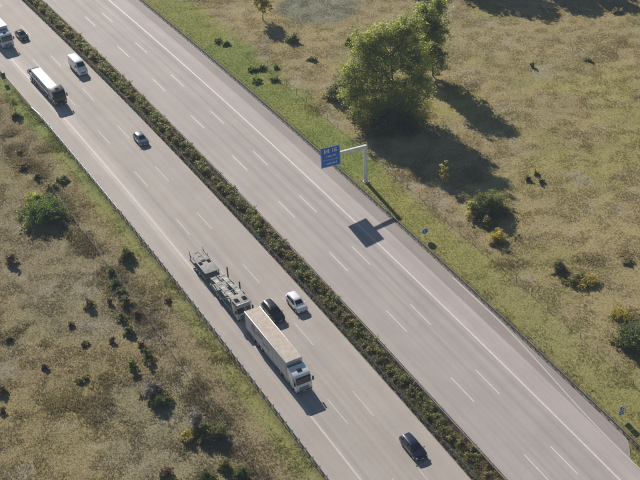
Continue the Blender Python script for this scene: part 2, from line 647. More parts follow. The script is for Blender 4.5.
# sloped terminal that dives into the ground at the far end of the near rail
t = tangent(68)
tb = MB()
tb.hexa([(0, -0.06, 0.45), (5.2, -0.06, -0.05), (5.2, 0.03, -0.05), (0, 0.03, 0.45), (0, -0.06, 0.75), (5.2, -0.06, 0.06), (5.2, 0.03, 0.06), (0, 0.03, 0.75)])
te = tb.build('rail_terminal', zinc_bright, gr, 0.01)
te.location = Vector((*pos(66.0, L_NEAR - 0.05), 0)) - Vector(gr.location)
te.rotation_euler = (0, 0, math.atan2(t[1], t[0]))

# ------------------------------------------------------------------ wildlife fences
wood = mat('grey_fence_wood', (0.17, 0.15, 0.12), 0.9, 0, 0.25, 3)
wire = mat('fence_wire', (0.16, 0.15, 0.14), 0.6, 0.6, 0.1, 3)


def fence(l, s0, s1, label):
    root = empty('wire_fence', (*pos(s0, l), 0))
    tag(root, label, 'fence', 'wildlife fences along the motorway')
    base = Vector(root.location)
    pm = MB().tube((0, 0, -0.4), (0, 0, 1.25), 0.04, 0.035, 6).mesh('fence_post', wood)
    s = s0
    while s <= s1 + 0.1:
        o = link('fence_post', pm, root)
        o.location = Vector((*pos(s, l), 0)) - base
        s += 4.0
    for z in (0.25, 0.6, 1.15):
        b = MB()
        s = s0
        while s < s1:
            p0, p1 = pos(s, l), pos(s + 4, l)
            b.bar(Vector((*p0, z)) - base, Vector((*p1, z)) - base, 0.014, 0.014)
            s += 4
        b.build('wire', wire, root)


fence(20.2, -74, 58, 'thin wire fence on wooden posts beyond the far verge')
fence(-32.0, -46, 42, 'thin wire fence on wooden posts in the field left of the road')

# ------------------------------------------------------------------ grass
rng = np.random.default_rng(7)


def grass(name, label, cand_l, dens, seed, hfun, blades=5, srange=(-92.0, 135.0)):
    r = np.random.default_rng(seed)
    # candidates over the ground the photograph can see, with a margin
    lo, hi = cand_l
    s_a, s_b = srange
    n = int((s_b - s_a) * (hi - lo) * dens)
    S, Lq = r.uniform(s_a, s_b, n), r.uniform(lo, hi, n)
    X, Y = pos(S, Lq)
    # keep what lies within the camera's view plus a margin
    yc, zc = Y * sp - CAM_H * cp, Y * cp + CAM_H * sp
    u, v = X / zc, yc / zc
    u, v = rc * u + rs * v, -rs * u + rc * v
    k = (np.abs(u) * FPX < 345) & (np.abs(v) * FPX < 262)
    dn = fbm(X, Y, 2.4, seed + 5, 2)
    k &= r.random(n) < (0.62 + 0.6 * sst(0.3, 0.7, dn))
    S, Lq, X, Y, dn = S[k], Lq[k], X[k], Y[k], dn[k]
    n = len(S)
    Z = relief(X, Y, Lq)
    tint = field_tint(X, Y, S, Lq)
    jit = np.exp(r.normal(0, 0.085, (n, 1))) * (1 + r.normal(0, 0.05, (n, 3)))
    tint = tint * jit
    H = hfun(S, Lq, dn, r)
    V = np.zeros((n, blades, 3, 3), np.float32)
    for b in range(blades):
        a = r.uniform(0, 2 * np.pi, n)
        a2 = a + r.uniform(1.0, 2.1, n)
        rad = r.uniform(0.0, 0.12, n)
        bx, by = X + rad * np.cos(a), Y + rad * np.sin(a)
        w = r.uniform(0.03, 0.065, n)
        h = H * r.uniform(0.6, 1.15, n)
        lean = h * r.uniform(0.25, 0.9, n)
        V[:, b, 0] = np.stack([bx - w * np.cos(a2), by - w * np.sin(a2), Z - 0.03], 1)
        V[:, b, 1] = np.stack([bx + w * np.cos(a2), by + w * np.sin(a2), Z - 0.03], 1)
        V[:, b, 2] = np.stack([bx + lean * np.cos(a), by + lean * np.sin(a), Z + h], 1)
    C = np.ones((n, blades, 3, 4), np.float32)
    C[..., :3] = tint[:, None, None, :]
    C[:, :, 2, :3] *= 1.12
    V = V.reshape(-1, 3)
    F = np.arange(len(V), dtype=np.int32).reshape(-1, 3)
    me = np_mesh(name, V, F, GRASS, {'tint': ('FLOAT_COLOR', C.reshape(-1, 4))})
    o = link(name, me)
    tag(o, label, 'grass', kind='stuff')
    return o


GRASS = tint_mat('grass_blades', 0.8, 0.55)


def h_right(s, l, dn, r):
    mown = sst(21, 17, l) * sst(-35, -5, s)
    tall = sst(0.62, 0.8, fbm(*pos(s, l), 9, 77, 3))
    return (0.07 + 0.08 * sst(0.4, 0.75, dn) + 0.22 * tall) * (1 - mown) + 0.09 * mown


def h_left(s, l, dn, r):
    tall = sst(0.62, 0.8, fbm(*pos(s, l), 8, 78, 3))
    tall = np.maximum(tall, sst(3.2, 0.8, np.abs(l + 32.8)) * sst(0.35, 0.6, fbm(*pos(s, l), 3.5, 91, 3)))
    return 0.08 + 0.08 * sst(0.4, 0.75, dn) + 0.34 * tall - 0.02 * sst(28, 26, -l)


grass('field_grass', 'dry tan and green grass right of the motorway', (13.2, 118), 26, 11, h_right, 4)
grass('verge_grass', 'olive grass beside the end of the paved strip at the lower right', (10.95, 13.15), 34, 37, lambda s, l, dn, r: 0.12 + 0 * s, 4, (-92, -63.5))
grass('field_grass', 'dry grey-green grass left of the motorway', (-76, -24.9), 30, 23, h_left, 4)

# ------------------------------------------------------------------ foliage
LEAF = tint_mat('leaves', 0.55, 0.6, boost=2.0)
bark = mat('bark', (0.12, 0.09, 0.065), 0.9, 0, 0.3, 4, 0.6)
PAL = {
    'green': ((0.16, 0.19, 0.055), (0.27, 0.295, 0.08)),
    'dark': ((0.10, 0.12, 0.045), (0.18, 0.20, 0.075)),
    'lime': ((0.25, 0.275, 0.07), (0.43, 0.435, 0.11)),
    'yellow': ((0.26, 0.23, 0.055), (0.48, 0.42, 0.10)),
    'olive': ((0.175, 0.17, 0.07), (0.31, 0.285, 0.12)),
    'brown': ((0.16, 0.12, 0.075), (0.28, 0.21, 0.13)),
    'grey': ((0.22, 0.205, 0.19), (0.42, 0.39, 0.36)),
    'hedge': ((0.175, 0.18, 0.085), (0.29, 0.285, 0.135)),
    'weed': ((0.10, 0.15, 0.03), (0.17, 0.23, 0.045)),
}


def leaf_cloud(lobes, n, size, pal, seed, clump=0.55, per=34):
    """lobes: (x,y,z,rx,ry,rz). Leaves gather in clumps spread through the lobes, so the outline is uneven and gaps stay open."""
    r = np.random.default_rng(seed)
    vol = np.array([(a[3] * a[4] * a[5]) ** (2 / 3) for a in lobes])
    share = (vol / vol.sum() * n).astype(int) + 8
    P, K = [], []
    for a, m in zip(lobes, share):
        nc = max(5, m // per)
        d = r.normal(size=(nc, 3))
        d /= np.linalg.norm(d, axis=1)[:, None]
        rad = r.random(nc) ** 0.36
        rad *= r.uniform(0.66, 1.34, nc)
        c = d * rad[:, None] * np.array(a[3:6]) + np.array(a[:3])
        i = r.integers(0, nc, m)
        cr = clump * r.uniform(0.6, 1.3, nc)
        off = r.normal(size=(m, 3))
        off *= (cr[i] * 0.55)[:, None]
        off[:, 2] *= 0.75
        p = c[i] + off
        keep = p[:, 2] > 0.03
        P.append(p[keep])
        K.append((r.random(nc)[i])[keep])
    P, K = np.concatenate(P), np.concatenate(K)
    m = len(P)
    nrm = r.normal(size=(m, 3))
    nrm[:, 2] = np.abs(nrm[:, 2]) + 0.9
    nrm[:, :2] += np.array([-0.2, 0.5])
    nrm /= np.linalg.norm(nrm, axis=1)[:, None]
    t = np.cross(nrm, r.normal(size=(m, 3)))
    t /= np.linalg.norm(t, axis=1)[:, None]
    b = np.cross(nrm, t)
    sz = size * r.uniform(0.55, 1.35, m)[:, None]
    V = np.stack([P - t * sz, P - b * sz * 0.6, P + t * sz, P + b * sz * 0.6], 1).reshape(-1, 3)
    V[:, 2] = np.maximum(V[:, 2], 0.0)
    c0, c1 = np.array(PAL[pal][0]), np.array(PAL[pal][1])
    k = np.clip(K * 0.75 + r.random(m) * 0.4 - 0.1, 0, 1)[:, None]
    cc = (c0 * (1 - k) + c1 * k) * np.exp(r.normal(0, 0.12, (m, 1)))
    C = np.ones((m, 4, 4), np.float32)
    C[..., :3] = cc[:, None, :]
    return V, np.arange(len(V), dtype=np.int32).reshape(-1, 4), C.reshape(-1, 4)


def foliage(name, parts, parent):
    V = np.concatenate([p[0] for p in parts])
    F, o = [], 0
    for p in parts:
        F.append(p[1] + o)
        o += len(p[0])
    C = np.concatenate([p[2] for p in parts])
    me = np_mesh(name, V, np.concatenate(F), LEAF, {'tint': ('FLOAT_COLOR', C)})
    return link(name, me, parent)


def wood_mesh(name, segs, parent):
    b = MB()
    for p0, p1, r0, r1 in segs:
        b.tube(p0, p1, r0, r1, 7)
    return b.build(name, bark, parent, 0, True, 60)


def gz_at(x, y):
    s, l = rc_of(np.array([x]), np.array([y]))
    return float(relief(np.array([x]), np.array([y]), l)[0])


_seed = [100]


def bush(u, v, r, h, pal, label, n=None, pal2=None, squash=1.0, group='bushes in the fields', lobes=None, clump=None, size=None, xy=None):
    h *= 1.2
    x, y = xy if xy else gpx(u, v)
    z = gz_at(x, y)
    _seed[0] += 1
    sd = _seed[0]
    rn = random.Random(sd)
    root = empty('bush', (x, y, z - 0.02))
    tag(root, label, 'bush', group)
    k = max(3, int(3 + r * 1.6))
    lb = []
    if lobes is None:
        for i in range(k):
            a = 2 * math.pi * i / k + rn.uniform(-.5, .5)
            d = r * rn.uniform(0.25, 0.62)
            q = r * rn.uniform(0.36, 0.6)
            hh = h * rn.uniform(0.55, 1.0)
            lb.append((d * math.cos(a), d * math.sin(a) * squash, hh * 0.5, q, q, hh * 0.5))
    else:
        lb = lobes
    n = n or int(420 + 560 * r * r + 220 * r * h)
    cl = clump or max(0.16, min(0.5, r * 0.24))
    size = size or (0.115 if r < 2 else 0.135)
    parts = [leaf_cloud(lb, n, size, pal, sd, cl)]
    if pal2:
        parts.append(leaf_cloud([lb[0], lb[-1]], n // 3, size, pal2, sd + 5000, cl))
    if r > 0.7:
        sk = [(r * 0.95 * math.cos(a), r * 0.95 * math.sin(a), 0.14 * h, r * 0.34, r * 0.34, 0.16 * h) for a in [rn.uniform(0, 6.28) for _ in range(5)]]
        parts.append(leaf_cloud(sk, n // 5, size, 'olive', sd + 9000, 0.25))
    foliage('foliage', parts, root)
    segs = []
    for q in lb[:5]:
        segs.append(((q[0] * 0.1, q[1] * 0.1, -0.1), (q[0] * 0.9, q[1] * 0.9, q[2]), 0.03 + 0.012 * r, 0.012))
    wood_mesh('stem', segs, root)
    return root


def tree(u, v, h, crown, pal, label, n, group='trees', pal2=None, trunk=0.28, size=0.24, clump=0.75, xy=None, lime_share=0.33, per=34):
    """crown: lobes relative to the base (x, y, z, rx, ry, rz)"""
    x, y = xy if xy else gpx(u, v)
    z = gz_at(x, y)
    _seed[0] += 1
    sd = _seed[0]
    rn = random.Random(sd)
    root = empty('tree', (x, y, z - 0.03))
    tag(root, label, 'tree', group)
    parts = [leaf_cloud(crown, n, size, pal, sd, clump, per)]
    if pal2:
        parts.append(leaf_cloud([c for i, c in enumerate(crown) if i % 2 == 0 or lime_share > .5], int(n * lime_share), size, pal2, sd + 5000, clump, per))
    foliage('crown', parts, root)
    segs, tip, prev = [], None, Vector((0, 0, -0.2))
    k = 5
    top = h * 0.8
    for i in range(k):
        f = (i + 1) / k
        nx = Vector((rn.uniform(-.3, .3) * f, rn.uniform(-.3, .3) * f, top * f))
        segs.append((tuple(prev), tuple(nx), trunk * (1 - 0.85 * i / k), trunk * (1 - 0.85 * (i + 1) / k)))
        prev = nx
    wood_mesh('trunk', segs, root)
    limbs = []
    for q in crown:
        zb = max(0.5, q[2] - max(q[3], q[5]) * 1.0)
        zb = min(zb, top * 0.8)
        a = Vector((0, 0, zb))
        b = Vector((q[0], q[1], q[2]))
        m = (a + b) / 2 + Vector((rn.uniform(-.3, .3), rn.uniform(-.3, .3), -0.2))
        limbs += [(tuple(a), tuple(m), trunk * 0.45, trunk * 0.3), (tuple(m), tuple(b), trunk * 0.3, trunk * 0.12)]
        for _ in range(3):
            e = b + Vector((rn.uniform(-1, 1) * q[3], rn.uniform(-1, 1) * q[4], rn.uniform(-.3, 1) * q[5])) * 0.85
            limbs.append((tuple(b), tuple(e), trunk * 0.13, 0.015))
    wood_mesh('limb', limbs, root)
    return root


# --- the large tree and its neighbours right of the road
tree(393, 113, 18, [(-2.4, 0, 10.5, 4.2, 4.0, 4.2), (2.2, 1.0, 12.6, 3.8, 3.6, 4.2), (-6.6, -1.5, 6.0, 3.0, 3.0, 3.6), (-1.0, -4.2, 5.4, 4.2, 3.4, 4.2), (4.0, -2.2, 7.2, 3.4, 3.4, 4.4),
                    (-4.4, 1.5, 13.4, 2.7, 2.7, 3.0), (0.8, 0.4, 16.0, 2.7, 2.7, 2.8), (-4.6, -4.2, 3.4, 2.8, 2.6, 3.0), (2.4, -5.2, 3.0, 2.8, 2.4, 2.8), (-7.6, 0.4, 9.2, 2.0, 2.0, 2.4), (3.4, 1.0, 16.8, 2.4, 2.4, 2.4), (5.2, 0.4, 11.5, 2.2, 2.2, 3.0), (-2.6, 0.6, 15.8, 2.0, 2.0, 2.2), (-1.2, -2.0, 2.6, 3.6, 3.0, 2.6), (1.8, -0.8, 2.8, 3.2, 3.0, 2.8)],
     'green', 'largest tree by the road, broad yellow-green crown behind the blue sign', 38000, 'trees beyond the far verge', 'lime', 0.30, 0.17, 0.95, lime_share=1.15, per=80)
tree(433, 76, 15, [(0, 0, 7.5, 2.4, 2.4, 4.0), (1.0, 0.5, 10.8, 2.6, 2.4, 3.0), (-1.6, 1.0, 12.6, 2.2, 2.2, 2.6), (1.0, -1.2, 3.8, 2.2, 2.2, 3.2), (1.2, 1.2, 14.2, 1.5, 1.5, 1.6), (-1.8, -0.5, 4.0, 2.0, 2.0, 3.0)],
     'green', 'tall narrow dark tree just behind the right edge of the largest tree', 14000, 'trees beyond the far verge', 'lime', 0.22, 0.19, 0.75, per=60, lime_share=0.5)
tree(444, 184, 4.2, [(0, 0, 3.0, 1.15, 1.15, 1.1), (0.3, -0.2, 1.5, 0.7, 0.7, 1.0)], 'yellow', 'small yellow tree standing in the shadow of the largest tree', 800, 'trees beyond the far verge', None, 0.08, 0.15, 0.35)
tree(263, 21, 6.0, [(0, 0, 4.4, 1.9, 1.9, 1.6), (-1.0, 0.3, 5.2, 1.2, 1.2, 1.0), (0.9, 0, 3.0, 1.3, 1.3, 1.3)], 'yellow', 'loose yellow-leaved tree at the top edge near the grey rushes', 1900, 'trees beyond the far verge', 'olive', 0.12, 0.2, 0.5)
# trees standing just beyond the top edge: their shadows reach into the picture
for i, (u, v, hh, rr) in enumerate(((396, -26, 12, 4.2), (452, -24, 15, 4.8), (490, -22, 16, 5.2), (534, -24, 15, 5.2), (574, -24, 14, 4.6), (622, -34, 13, 4.6))):
    x, y = gpx(u, v)
    lo = [(rr * 0.35 * math.cos(a), rr * 0.35 * math.sin(a), hh * z, rr * 0.62, rr * 0.62, hh * 0.2) for a, z in ((0.3, 0.42), (2.4, 0.5), (4.4, 0.55), (1.2, 0.75))]
    tree(0, 0, hh, lo, 'green', ('tree beyond the top edge behind the largest tree', 'tree beyond the top edge, first right of the largest tree', 'tree beyond the top edge, second right of the largest tree',
         'tree beyond the top edge, third right of the largest tree', 'tree beyond the top edge, fourth right of the largest tree', 'tree beyond the top right corner')[i], 8000, 'trees behind the meadow', None, 0.25, 0.28, 0.9, (x, y))

RB = 'bushes beyond the far verge'
LB = 'bushes in the left field'
bush(487, 212, 3.4, 3.6, 'dark', 'large dark green bush in the middle of the right meadow', None, 'green', group=RB)
bush(474, 214, 1.5, 2.4, 'lime', 'yellow-green bush against the left side of the large dark meadow bush', group=RB)
bush(497, 240, 1.5, 1.9, 'yellow', 'yellow bush right below the large dark meadow bush', group=RB)
bush(488, 226, 1.0, 1.8, 'olive', 'slim olive bush between the dark meadow bush and the yellow one', group=RB)
bush(560, 271, 1.15, 1.7, 'dark', 'small round dark bush alone in the right meadow', None, 'olive', group=RB)
bush(578, 283, 2.0, 0.9, 'olive', 'low olive scrub right of the round dark bush', None, 'yellow', group=RB)
bush(592, 283, 1.3, 1.0, 'yellow', 'low yellow scrub farther right of the round dark bush', group=RB)
bush(634, 344, 2.9, 2.8, 'dark', 'dark green bush cut by the right edge of the picture', None, 'green', group=RB)
bush(622, 318, 1.6, 1.3, 'yellow', 'yellowish bush above the dark one at the right edge', group=RB)
bush(339, 98, 2.5, 3.4, 'dark', 'dark bush at the left foot of the largest tree', None, 'olive', group=RB)
bush(357, 118, 1.7, 2.4, 'olive', 'olive bush in front of the left foot of the largest tree', group=RB)
bush(384, 131, 3.0, 3.6, 'dark', 'wide dark undergrowth in front of the largest tree', None, 'green', group=RB)
bush(408, 128, 2.8, 3.4, 'dark', 'dark undergrowth at the right foot of the largest tree', group=RB)
bush(292, 41, 1.4, 1.5, 'olive', 'olive bush between the yellow tree and the largest tree', None, 'dark', group=RB)
bush(312, 60, 1.0, 0.9, 'olive', 'low olive bush on the bank left of the largest tree', group=RB)
bush(349, 44, 0.8, 1.7, 'olive', 'slim bush behind the left side of the largest tree', group=RB)
for (u, v, r, h), lab in zip(((253, 70, 1.0, 0.8), (262, 69, 1.0, 0.85), (256, 82, 1.1, 0.7), (275, 80, 0.9, 0.9), (276, 68, .6, .6), (218, 42, 0.8, 0.7), (226, 45, 0.8, 0.7)),
                             ('leftmost of the five green weed clumps on the verge', 'top middle one of the five green weed clumps on the verge', 'lowest of the five green weed clumps on the verge',
                              'rightmost low green weed clump on the verge', 'smallest top right weed clump on the verge', 'left one of the weed pair farther up the verge', 'right one of the weed pair farther up the verge')):
    bush(u, v, r, h, 'weed', lab, group='weed clumps on the green verge', clump=0.2, size=0.12)
for u, v, r, h, pal, lab in ((528, 181, 0.5, 0.8, 'dark', 'left of two small dark tufts in the meadow right of the small yellow tree'), (541, 183, 0.6, 0.6, 'olive', 'right of two small dark tufts in the meadow right of the small yellow tree'),
                             (532, 67, 0.45, 1.2, 'dark', 'small dark upright tuft in the upper right meadow'), (627, 262, 0.9, 0.6, 'olive', 'olive tuft near the right edge above the yellowish bush'),
                             (536, 174, 0.6, 1.0, 'yellow', 'yellow tuft above the pair of small dark tufts'), (588, 60, 0.9, 0.5, 'olive', 'flat olive tuft high in the right meadow'),
                             (618, 12, 1.2, 0.8, 'olive', 'olive tuft in the top right corner')):
    bush(u, v, r, h, pal, lab, group=RB)

# --- left field
bush(48, 216, 4.3, 3.0, 'weed', 'large green bush in the left field', 11000, 'dark', group=LB)
bush(33, 200, 1.5, 1.4, 'lime', 'light green bush behind the large left bush', group=LB)
bush(63, 181, 1.1, 1.1, 'dark', 'dark low bush up the slope behind the large left bush', group=LB)
bush(52, 187, 1.1, 0.9, 'olive', 'olive bush just above the large left bush', group=LB)
bush(38, 178, 0.7, 1.2, 'dark', 'slim dark bush above left of the large left bush', group=LB)
bush(20, 152, 0.7, 1.0, 'olive', 'olive tuft near the left edge above the large bush', group=LB)
bush(24, 168, 1.2, 0.9, 'brown', 'brown bush near the left edge above the large bush', group=LB)
bush(127, 258, 1.25, 2.3, 'olive', 'tall dark olive bush near the rail right of the fence', None, 'dark', group=LB)
bush(112, 274, 0.75, 1.6, 'weed', 'bright green upright bush heading the shrub row along the fence', group=LB)
bush(115, 286, 0.75, 1.4, 'dark', 'dark bush second in the shrub row along the fence', group=LB)
bush(121, 295, 0.75, 1.3, 'dark', 'dark bush third in the shrub row along the fence', group=LB)
bush(127, 304, 0.9, 1.4, 'olive', 'olive bush fourth in the shrub row along the fence', group=LB)
bush(138, 315, 0.7, 1.0, 'brown', 'brown bush fifth in the shrub row along the fence', group=LB)
bush(121, 318, 0.7, 1.4, 'olive', 'olive upright bush left of the brown bush in the shrub row', group=LB)
bush(129, 333, 0.9, 1.5, 'dark', 'dark bush in the lower half of the shrub row', group=LB)
bush(141, 346, 0.6, 1.2, 'brown', 'brown bush in the lower half of the shrub row', group=LB)
bush(149, 361, 0.85, 1.8, 'dark', 'dark upright bush ending the shrub row above the grey bush', group=LB)
bush(133, 371, 0.7, 1.7, 'weed', 'green upright bush left of the end of the shrub row', group=LB)
bush(90, 306, 0.8, 1.5, 'brown', 'dark brown bush left of the shrub row', group=LB)
bush(110, 303, 0.5, 1.1, 'olive', 'small olive bush between the brown bush and the shrub row', group=LB)
bush(112, 342, 0.6, 0.8, 'brown', 'small brown bush left of the lower shrub row', group=LB)
bush(71, 325, 0.7, 0.7, 'brown', 'low brown tuft in the middle of the left field', group=LB)
bush(85, 345, 0.7, 0.6, 'dark', 'low dark tuft below the brown tuft in the left field', group=LB)
bush(10, 340, 0.7, 0.6, 'olive', 'low olive tuft at the left edge of the field', group=LB)
bush(45, 369, 0.5, 0.9, 'brown', 'small brown upright tuft in the lower left field', group=LB)
bush(84, 380, 0.9, 0.5, 'olive', 'flat olive tuft in the lower left field', group=LB)
bush(12, 262, 0.9, 1.9, 'brown', 'brown bush with a long shadow near the left edge', None, 'grey', group=LB)
bush(1, 392, 0.8, 1.4, 'brown', 'reddish bush cut by the left edge, lower left field', group=LB)
bush(3, 412, 0.5, 1.3, 'brown', 'small reddish bush below the one cut by the left edge', group=LB)
bush(152, 396, 1.5, 2.6, 'grey', 'grey-mauve bush with a deep shadow in the lower left field', None, 'brown', group=LB)
bush(163, 404, 1.3, 1.8, 'dark', 'dark bush right behind the grey-mauve bush', group=LB)
bush(197, 427, 1.3, 2.7, 'grey', 'pale grey bush beside the fence at the bottom', group=LB)
bush(213, 436, 1.9, 1.9, 'dark', 'dark green bush spreading right of the pale grey bush', None, 'olive', group=LB)
bush(190, 438, 1.1, 1.2, 'yellow', 'yellowish low bush in front of the pale grey bush', group=LB)
bush(168, 475, 1.0, 1.7, 'brown', 'dark brown bush at the bottom edge', group=LB)
bush(228, 470, 1.1, 1.6, 'olive', 'olive bush at the bottom edge near the rail', group=LB)
bush(242, 478, 1.0, 1.5, 'dark', 'dark bush at the bottom edge closest to the rail', group=LB)
bush(206, 484, 1.5, 1.6, 'dark', 'dark bush cut by the bottom edge', group=LB)
bush(168, 301, 0.7, 0.7, 'brown', 'low brown tuft beside the near rail', group=LB)
bush(15, 117, 0.95, 1.0, 'dark', 'flat dark bush below the ball-shaped tree at the left edge', group=LB)
tree(16, 112, 2.8, [(0, 0, 2.1, 0.75, 0.75, 0.7)], 'dark', 'tiny ball-shaped tree at the left edge beside the shoulder', 500, 'trees in the left field', 'green', 0.06, 0.11, 0.25)

# --- hedge in the median
hr = np.random.default_rng(77)
lb = []
ss = -92.0
while ss < 150:
    dense = float(sst(-55, 20, np.array([ss]))[0])
    step = hr.uniform(0.5, 0.9)
    for _ in range(1):
        l = hr.uniform(-7.4, -5.75)
        h = hr.uniform(0.75, 1.2) * (0.8 + 0.55 * dense)
        x, y = pos(ss, l)
        q = hr.uniform(0.55, 0.95)
        lb.append((float(x), float(y), h * 0.48, q, q, h * 0.5, ss))
    ss += step
parts = []
for j, (pl, sel) in enumerate((('olive', 0), ('hedge', 1), ('brown', 2), ('green', 3))):
    w = [b[:6] for i, b in enumerate(lb) if (hash((i * 7919) % 1013) % 10) in ((0, 1, 2, 3), (4, 5, 6), (7, 8), (9,))[sel]]
    parts.append(leaf_cloud(w, (34000, 24000, 9000, 6000)[sel], 0.13, pl, 900 + j, 0.33))
tag(foliage('median_hedge', parts, None), 'dense low hedge filling the median between the carriageways', 'hedge', kind='stuff')
# grass under the hedge
n = 26000
S, Lq = hr.uniform(-92, 150, n), hr.choice([-1, 1], n) * np.abs(hr.normal(0.85, 0.5, n)) - 6.85
k = (Lq > -8.7) & (Lq < -4.8)
S, Lq = S[k], Lq[k]
n = len(S)
X, Y = pos(S, Lq)
V = np.zeros((n, 4, 3, 3), np.float32)
for b in range(4):
    a = hr.uniform(0, 6.28, n)
    h = hr.uniform(0.1, 0.4, n)
    V[:, b, 0] = np.stack([X - 0.04 * np.sin(a), Y + 0.04 * np.cos(a), 0 * X], 1)
    V[:, b, 1] = np.stack([X + 0.04 * np.sin(a), Y - 0.04 * np.cos(a), 0 * X], 1)
    V[:, b, 2] = np.stack([X + h * 0.6 * np.cos(a), Y + h * 0.6 * np.sin(a), h], 1)
base_c = np.array([0.22, 0.19, 0.10]) * (1 - sst(0.4, 0.6, fbm(X, Y, 3, 5, 3)))[:, None] + np.array([0.26, 0.245, 0.09]) * sst(0.4, 0.6, fbm(X, Y, 3, 5, 3))[:, None]
C = np.ones((n, 4, 3, 4), np.float32)
C[..., :3] = (base_c * np.exp(hr.normal(0, .25, (n, 1))))[:, None, None, :]
V = V.reshape(-1, 3)
tag(link('median_grass', np_mesh('median_grass', V, np.arange(len(V), dtype=np.int32).reshape(-1, 3), GRASS, {'tint': ('FLOAT_COLOR', C.reshape(-1, 4))})),
    'brownish grass at the foot of the median hedge', 'grass', kind='stuff')

#VEHICLES
# ------------------------------------------------------------------ vehicle materials
glass = mat('tinted_glass', (0.02, 0.026, 0.032), 0.06, 0, 0.05, 2, 0, 0, 0.8)
tyre_m = mat('tyre_rubber', (0.022, 0.022, 0.022), 0.85, 0, 0.2, 6)
rim_m = mat('alloy_rim', (0.45, 0.45, 0.46), 0.35, 0.8, 0.1, 4)
plastic = mat('black_plastic', (0.03, 0.03, 0.032), 0.6, 0, 0.15, 4)
lampw = mat('headlight_glass', (0.55, 0.57, 0.60), 0.12, 0.2, 0.05, 4, 0, 0.6)
lampr = mat('tail_light_red', (0.30, 0.015, 0.012), 0.25, 0, 0.1, 4)
lampo = mat('marker_orange', (0.55, 0.20, 0.03), 0.3, 0, 0.1, 4)
plate_m = mat('number_plate', (0.65, 0.65, 0.63), 0.5, 0, 0.05, 4)
chassis_m = mat('chassis_grey', (0.06, 0.06, 0.062), 0.7, 0.2, 0.25, 3)
steel_m = mat('vehicle_steel', (0.36, 0.37, 0.37), 0.5, 0.5, 0.18, 2)


def wheel(parent, x, y, r, w, side):
    b = MB().lathe([(r * 0.6, -w / 2), (r * 0.93, -w / 2), (r, -w * 0.36), (r, w * 0.36), (r * 0.93, w / 2), (r * 0.6, w / 2)], (x, y, r), 22)
    o = b.build('wheel', tyre_m, parent, 0, True, 40)
    q = MB().lathe([(r * 0.60, side * w * 0.505), (r * 0.52, side * w * 0.52), (r * 0.48, side * w * 0.40), (r * 0.2, side * w * 0.46), (r * 0.08, side * w * 0.5)], (x, y, r), 18)
    q.build('rim', rim_m, o, 0, True, 30)
    return o


def patch(corners, iu, iv, off, name, m, parent, out):
    """glass pane lying just proud of the four corners a,b,c,d (u along a-b, v along a-d)"""
    a, b, c, d = [Vector(q) for q in corners]
    n = (b - a).cross(d - a).normalized()
    if n.dot(Vector(out)) < 0:
        n = -n

    def P(u, v):
        return (a * (1 - u) + b * u) * (1 - v) + (d * (1 - u) + c * u) * v + n * off
    o = MB()
    p = [P(iu[0], iv[0]), P(iu[1], iv[0]), P(iu[1], iv[1]), P(iu[0], iv[1])]
    k = [q - n * (off + 0.004) for q in p]
    o.hexa([*k, *p])
    return o.build(name, m, parent)


SHAPES = {   # fraction from nose, top height, top half width, belt height, half width, underside (for a car 1.8 wide, 1.5 high)
    'suv': [(0.0, .66, .58, .58, .70, .36), (.02, .78, .66, .66, .80, .28), (.08, .92, .72, .80, .88, .22), (.255, 1.00, .76, .92, .90, .2), (.40, 1.44, .62, .95, .90, .2), (.52, 1.50, .64, .96, .90, .2),
            (.78, 1.48, .63, .98, .90, .2), (.93, 1.42, .60, 1.0, .88, .22), (.985, 1.02, .70, .98, .86, .28), (1.0, .78, .68, .74, .80, .36)],
    'estate': [(0.0, .60, .56, .52, .70, .30), (.02, .70, .66, .60, .80, .24), (.08, .84, .72, .74, .88, .2), (.27, .97, .76, .90, .90, .18), (.43, 1.43, .60, .93, .90, .18), (.55, 1.50, .62, .94, .90, .18),
               (.80, 1.46, .61, .97, .90, .18), (.915, 1.40, .58, .98, .88, .2), (.985, 1.00, .70, .96, .86, .26), (1.0, .74, .68, .70, .80, .34)],
    'hatch': [(0.0, .64, .56, .55, .70, .30), (.025, .76, .66, .64, .80, .24), (.09, .90, .72, .78, .88, .2), (.25, 1.00, .76, .93, .90, .18), (.43, 1.44, .62, .96, .90, .18), (.56, 1.50, .63, .97, .90, .18),
              (.78, 1.46, .62, 1.0, .90, .18), (.90, 1.38, .58, 1.0, .88, .2), (.98, 1.02, .70, .98, .86, .26), (1.0, .76, .68, .72, .80, .34)],
    'saloon': [(0.0, .62, .56, .54, .70, .30), (.02, .72, .66, .62, .80, .24), (.08, .86, .72, .76, .88, .2), (.28, .97, .76, .90, .90, .18), (.43, 1.43, .60, .93, .90, .18), (.53, 1.50, .60, .94, .90, .18),
               (.68, 1.46, .58, .96, .90, .18), (.72, 1.42, .56, .96, .90, .18), (.85, 1.06, .72, .97, .88, .2), (1.0, .90, .68, .80, .80, .34)],
    'van': [(0.0, .50, .62, .44, .78, .22), (.015, .66, .70, .56, .86, .18), (.05, .80, .76, .70, .90, .16), (.15, .94, .80, .82, .90, .16), (.27, 1.40, .74, .86, .90, .16), (.34, 1.49, .78, .87, .90, .16),
            (.6, 1.50, .78, .88, .90, .16), (.985, 1.49, .78, .88, .90, .16), (.995, 1.44, .77, .88, .89, .16), (1.0, 1.20, .77, .86, .87, .18)],
}


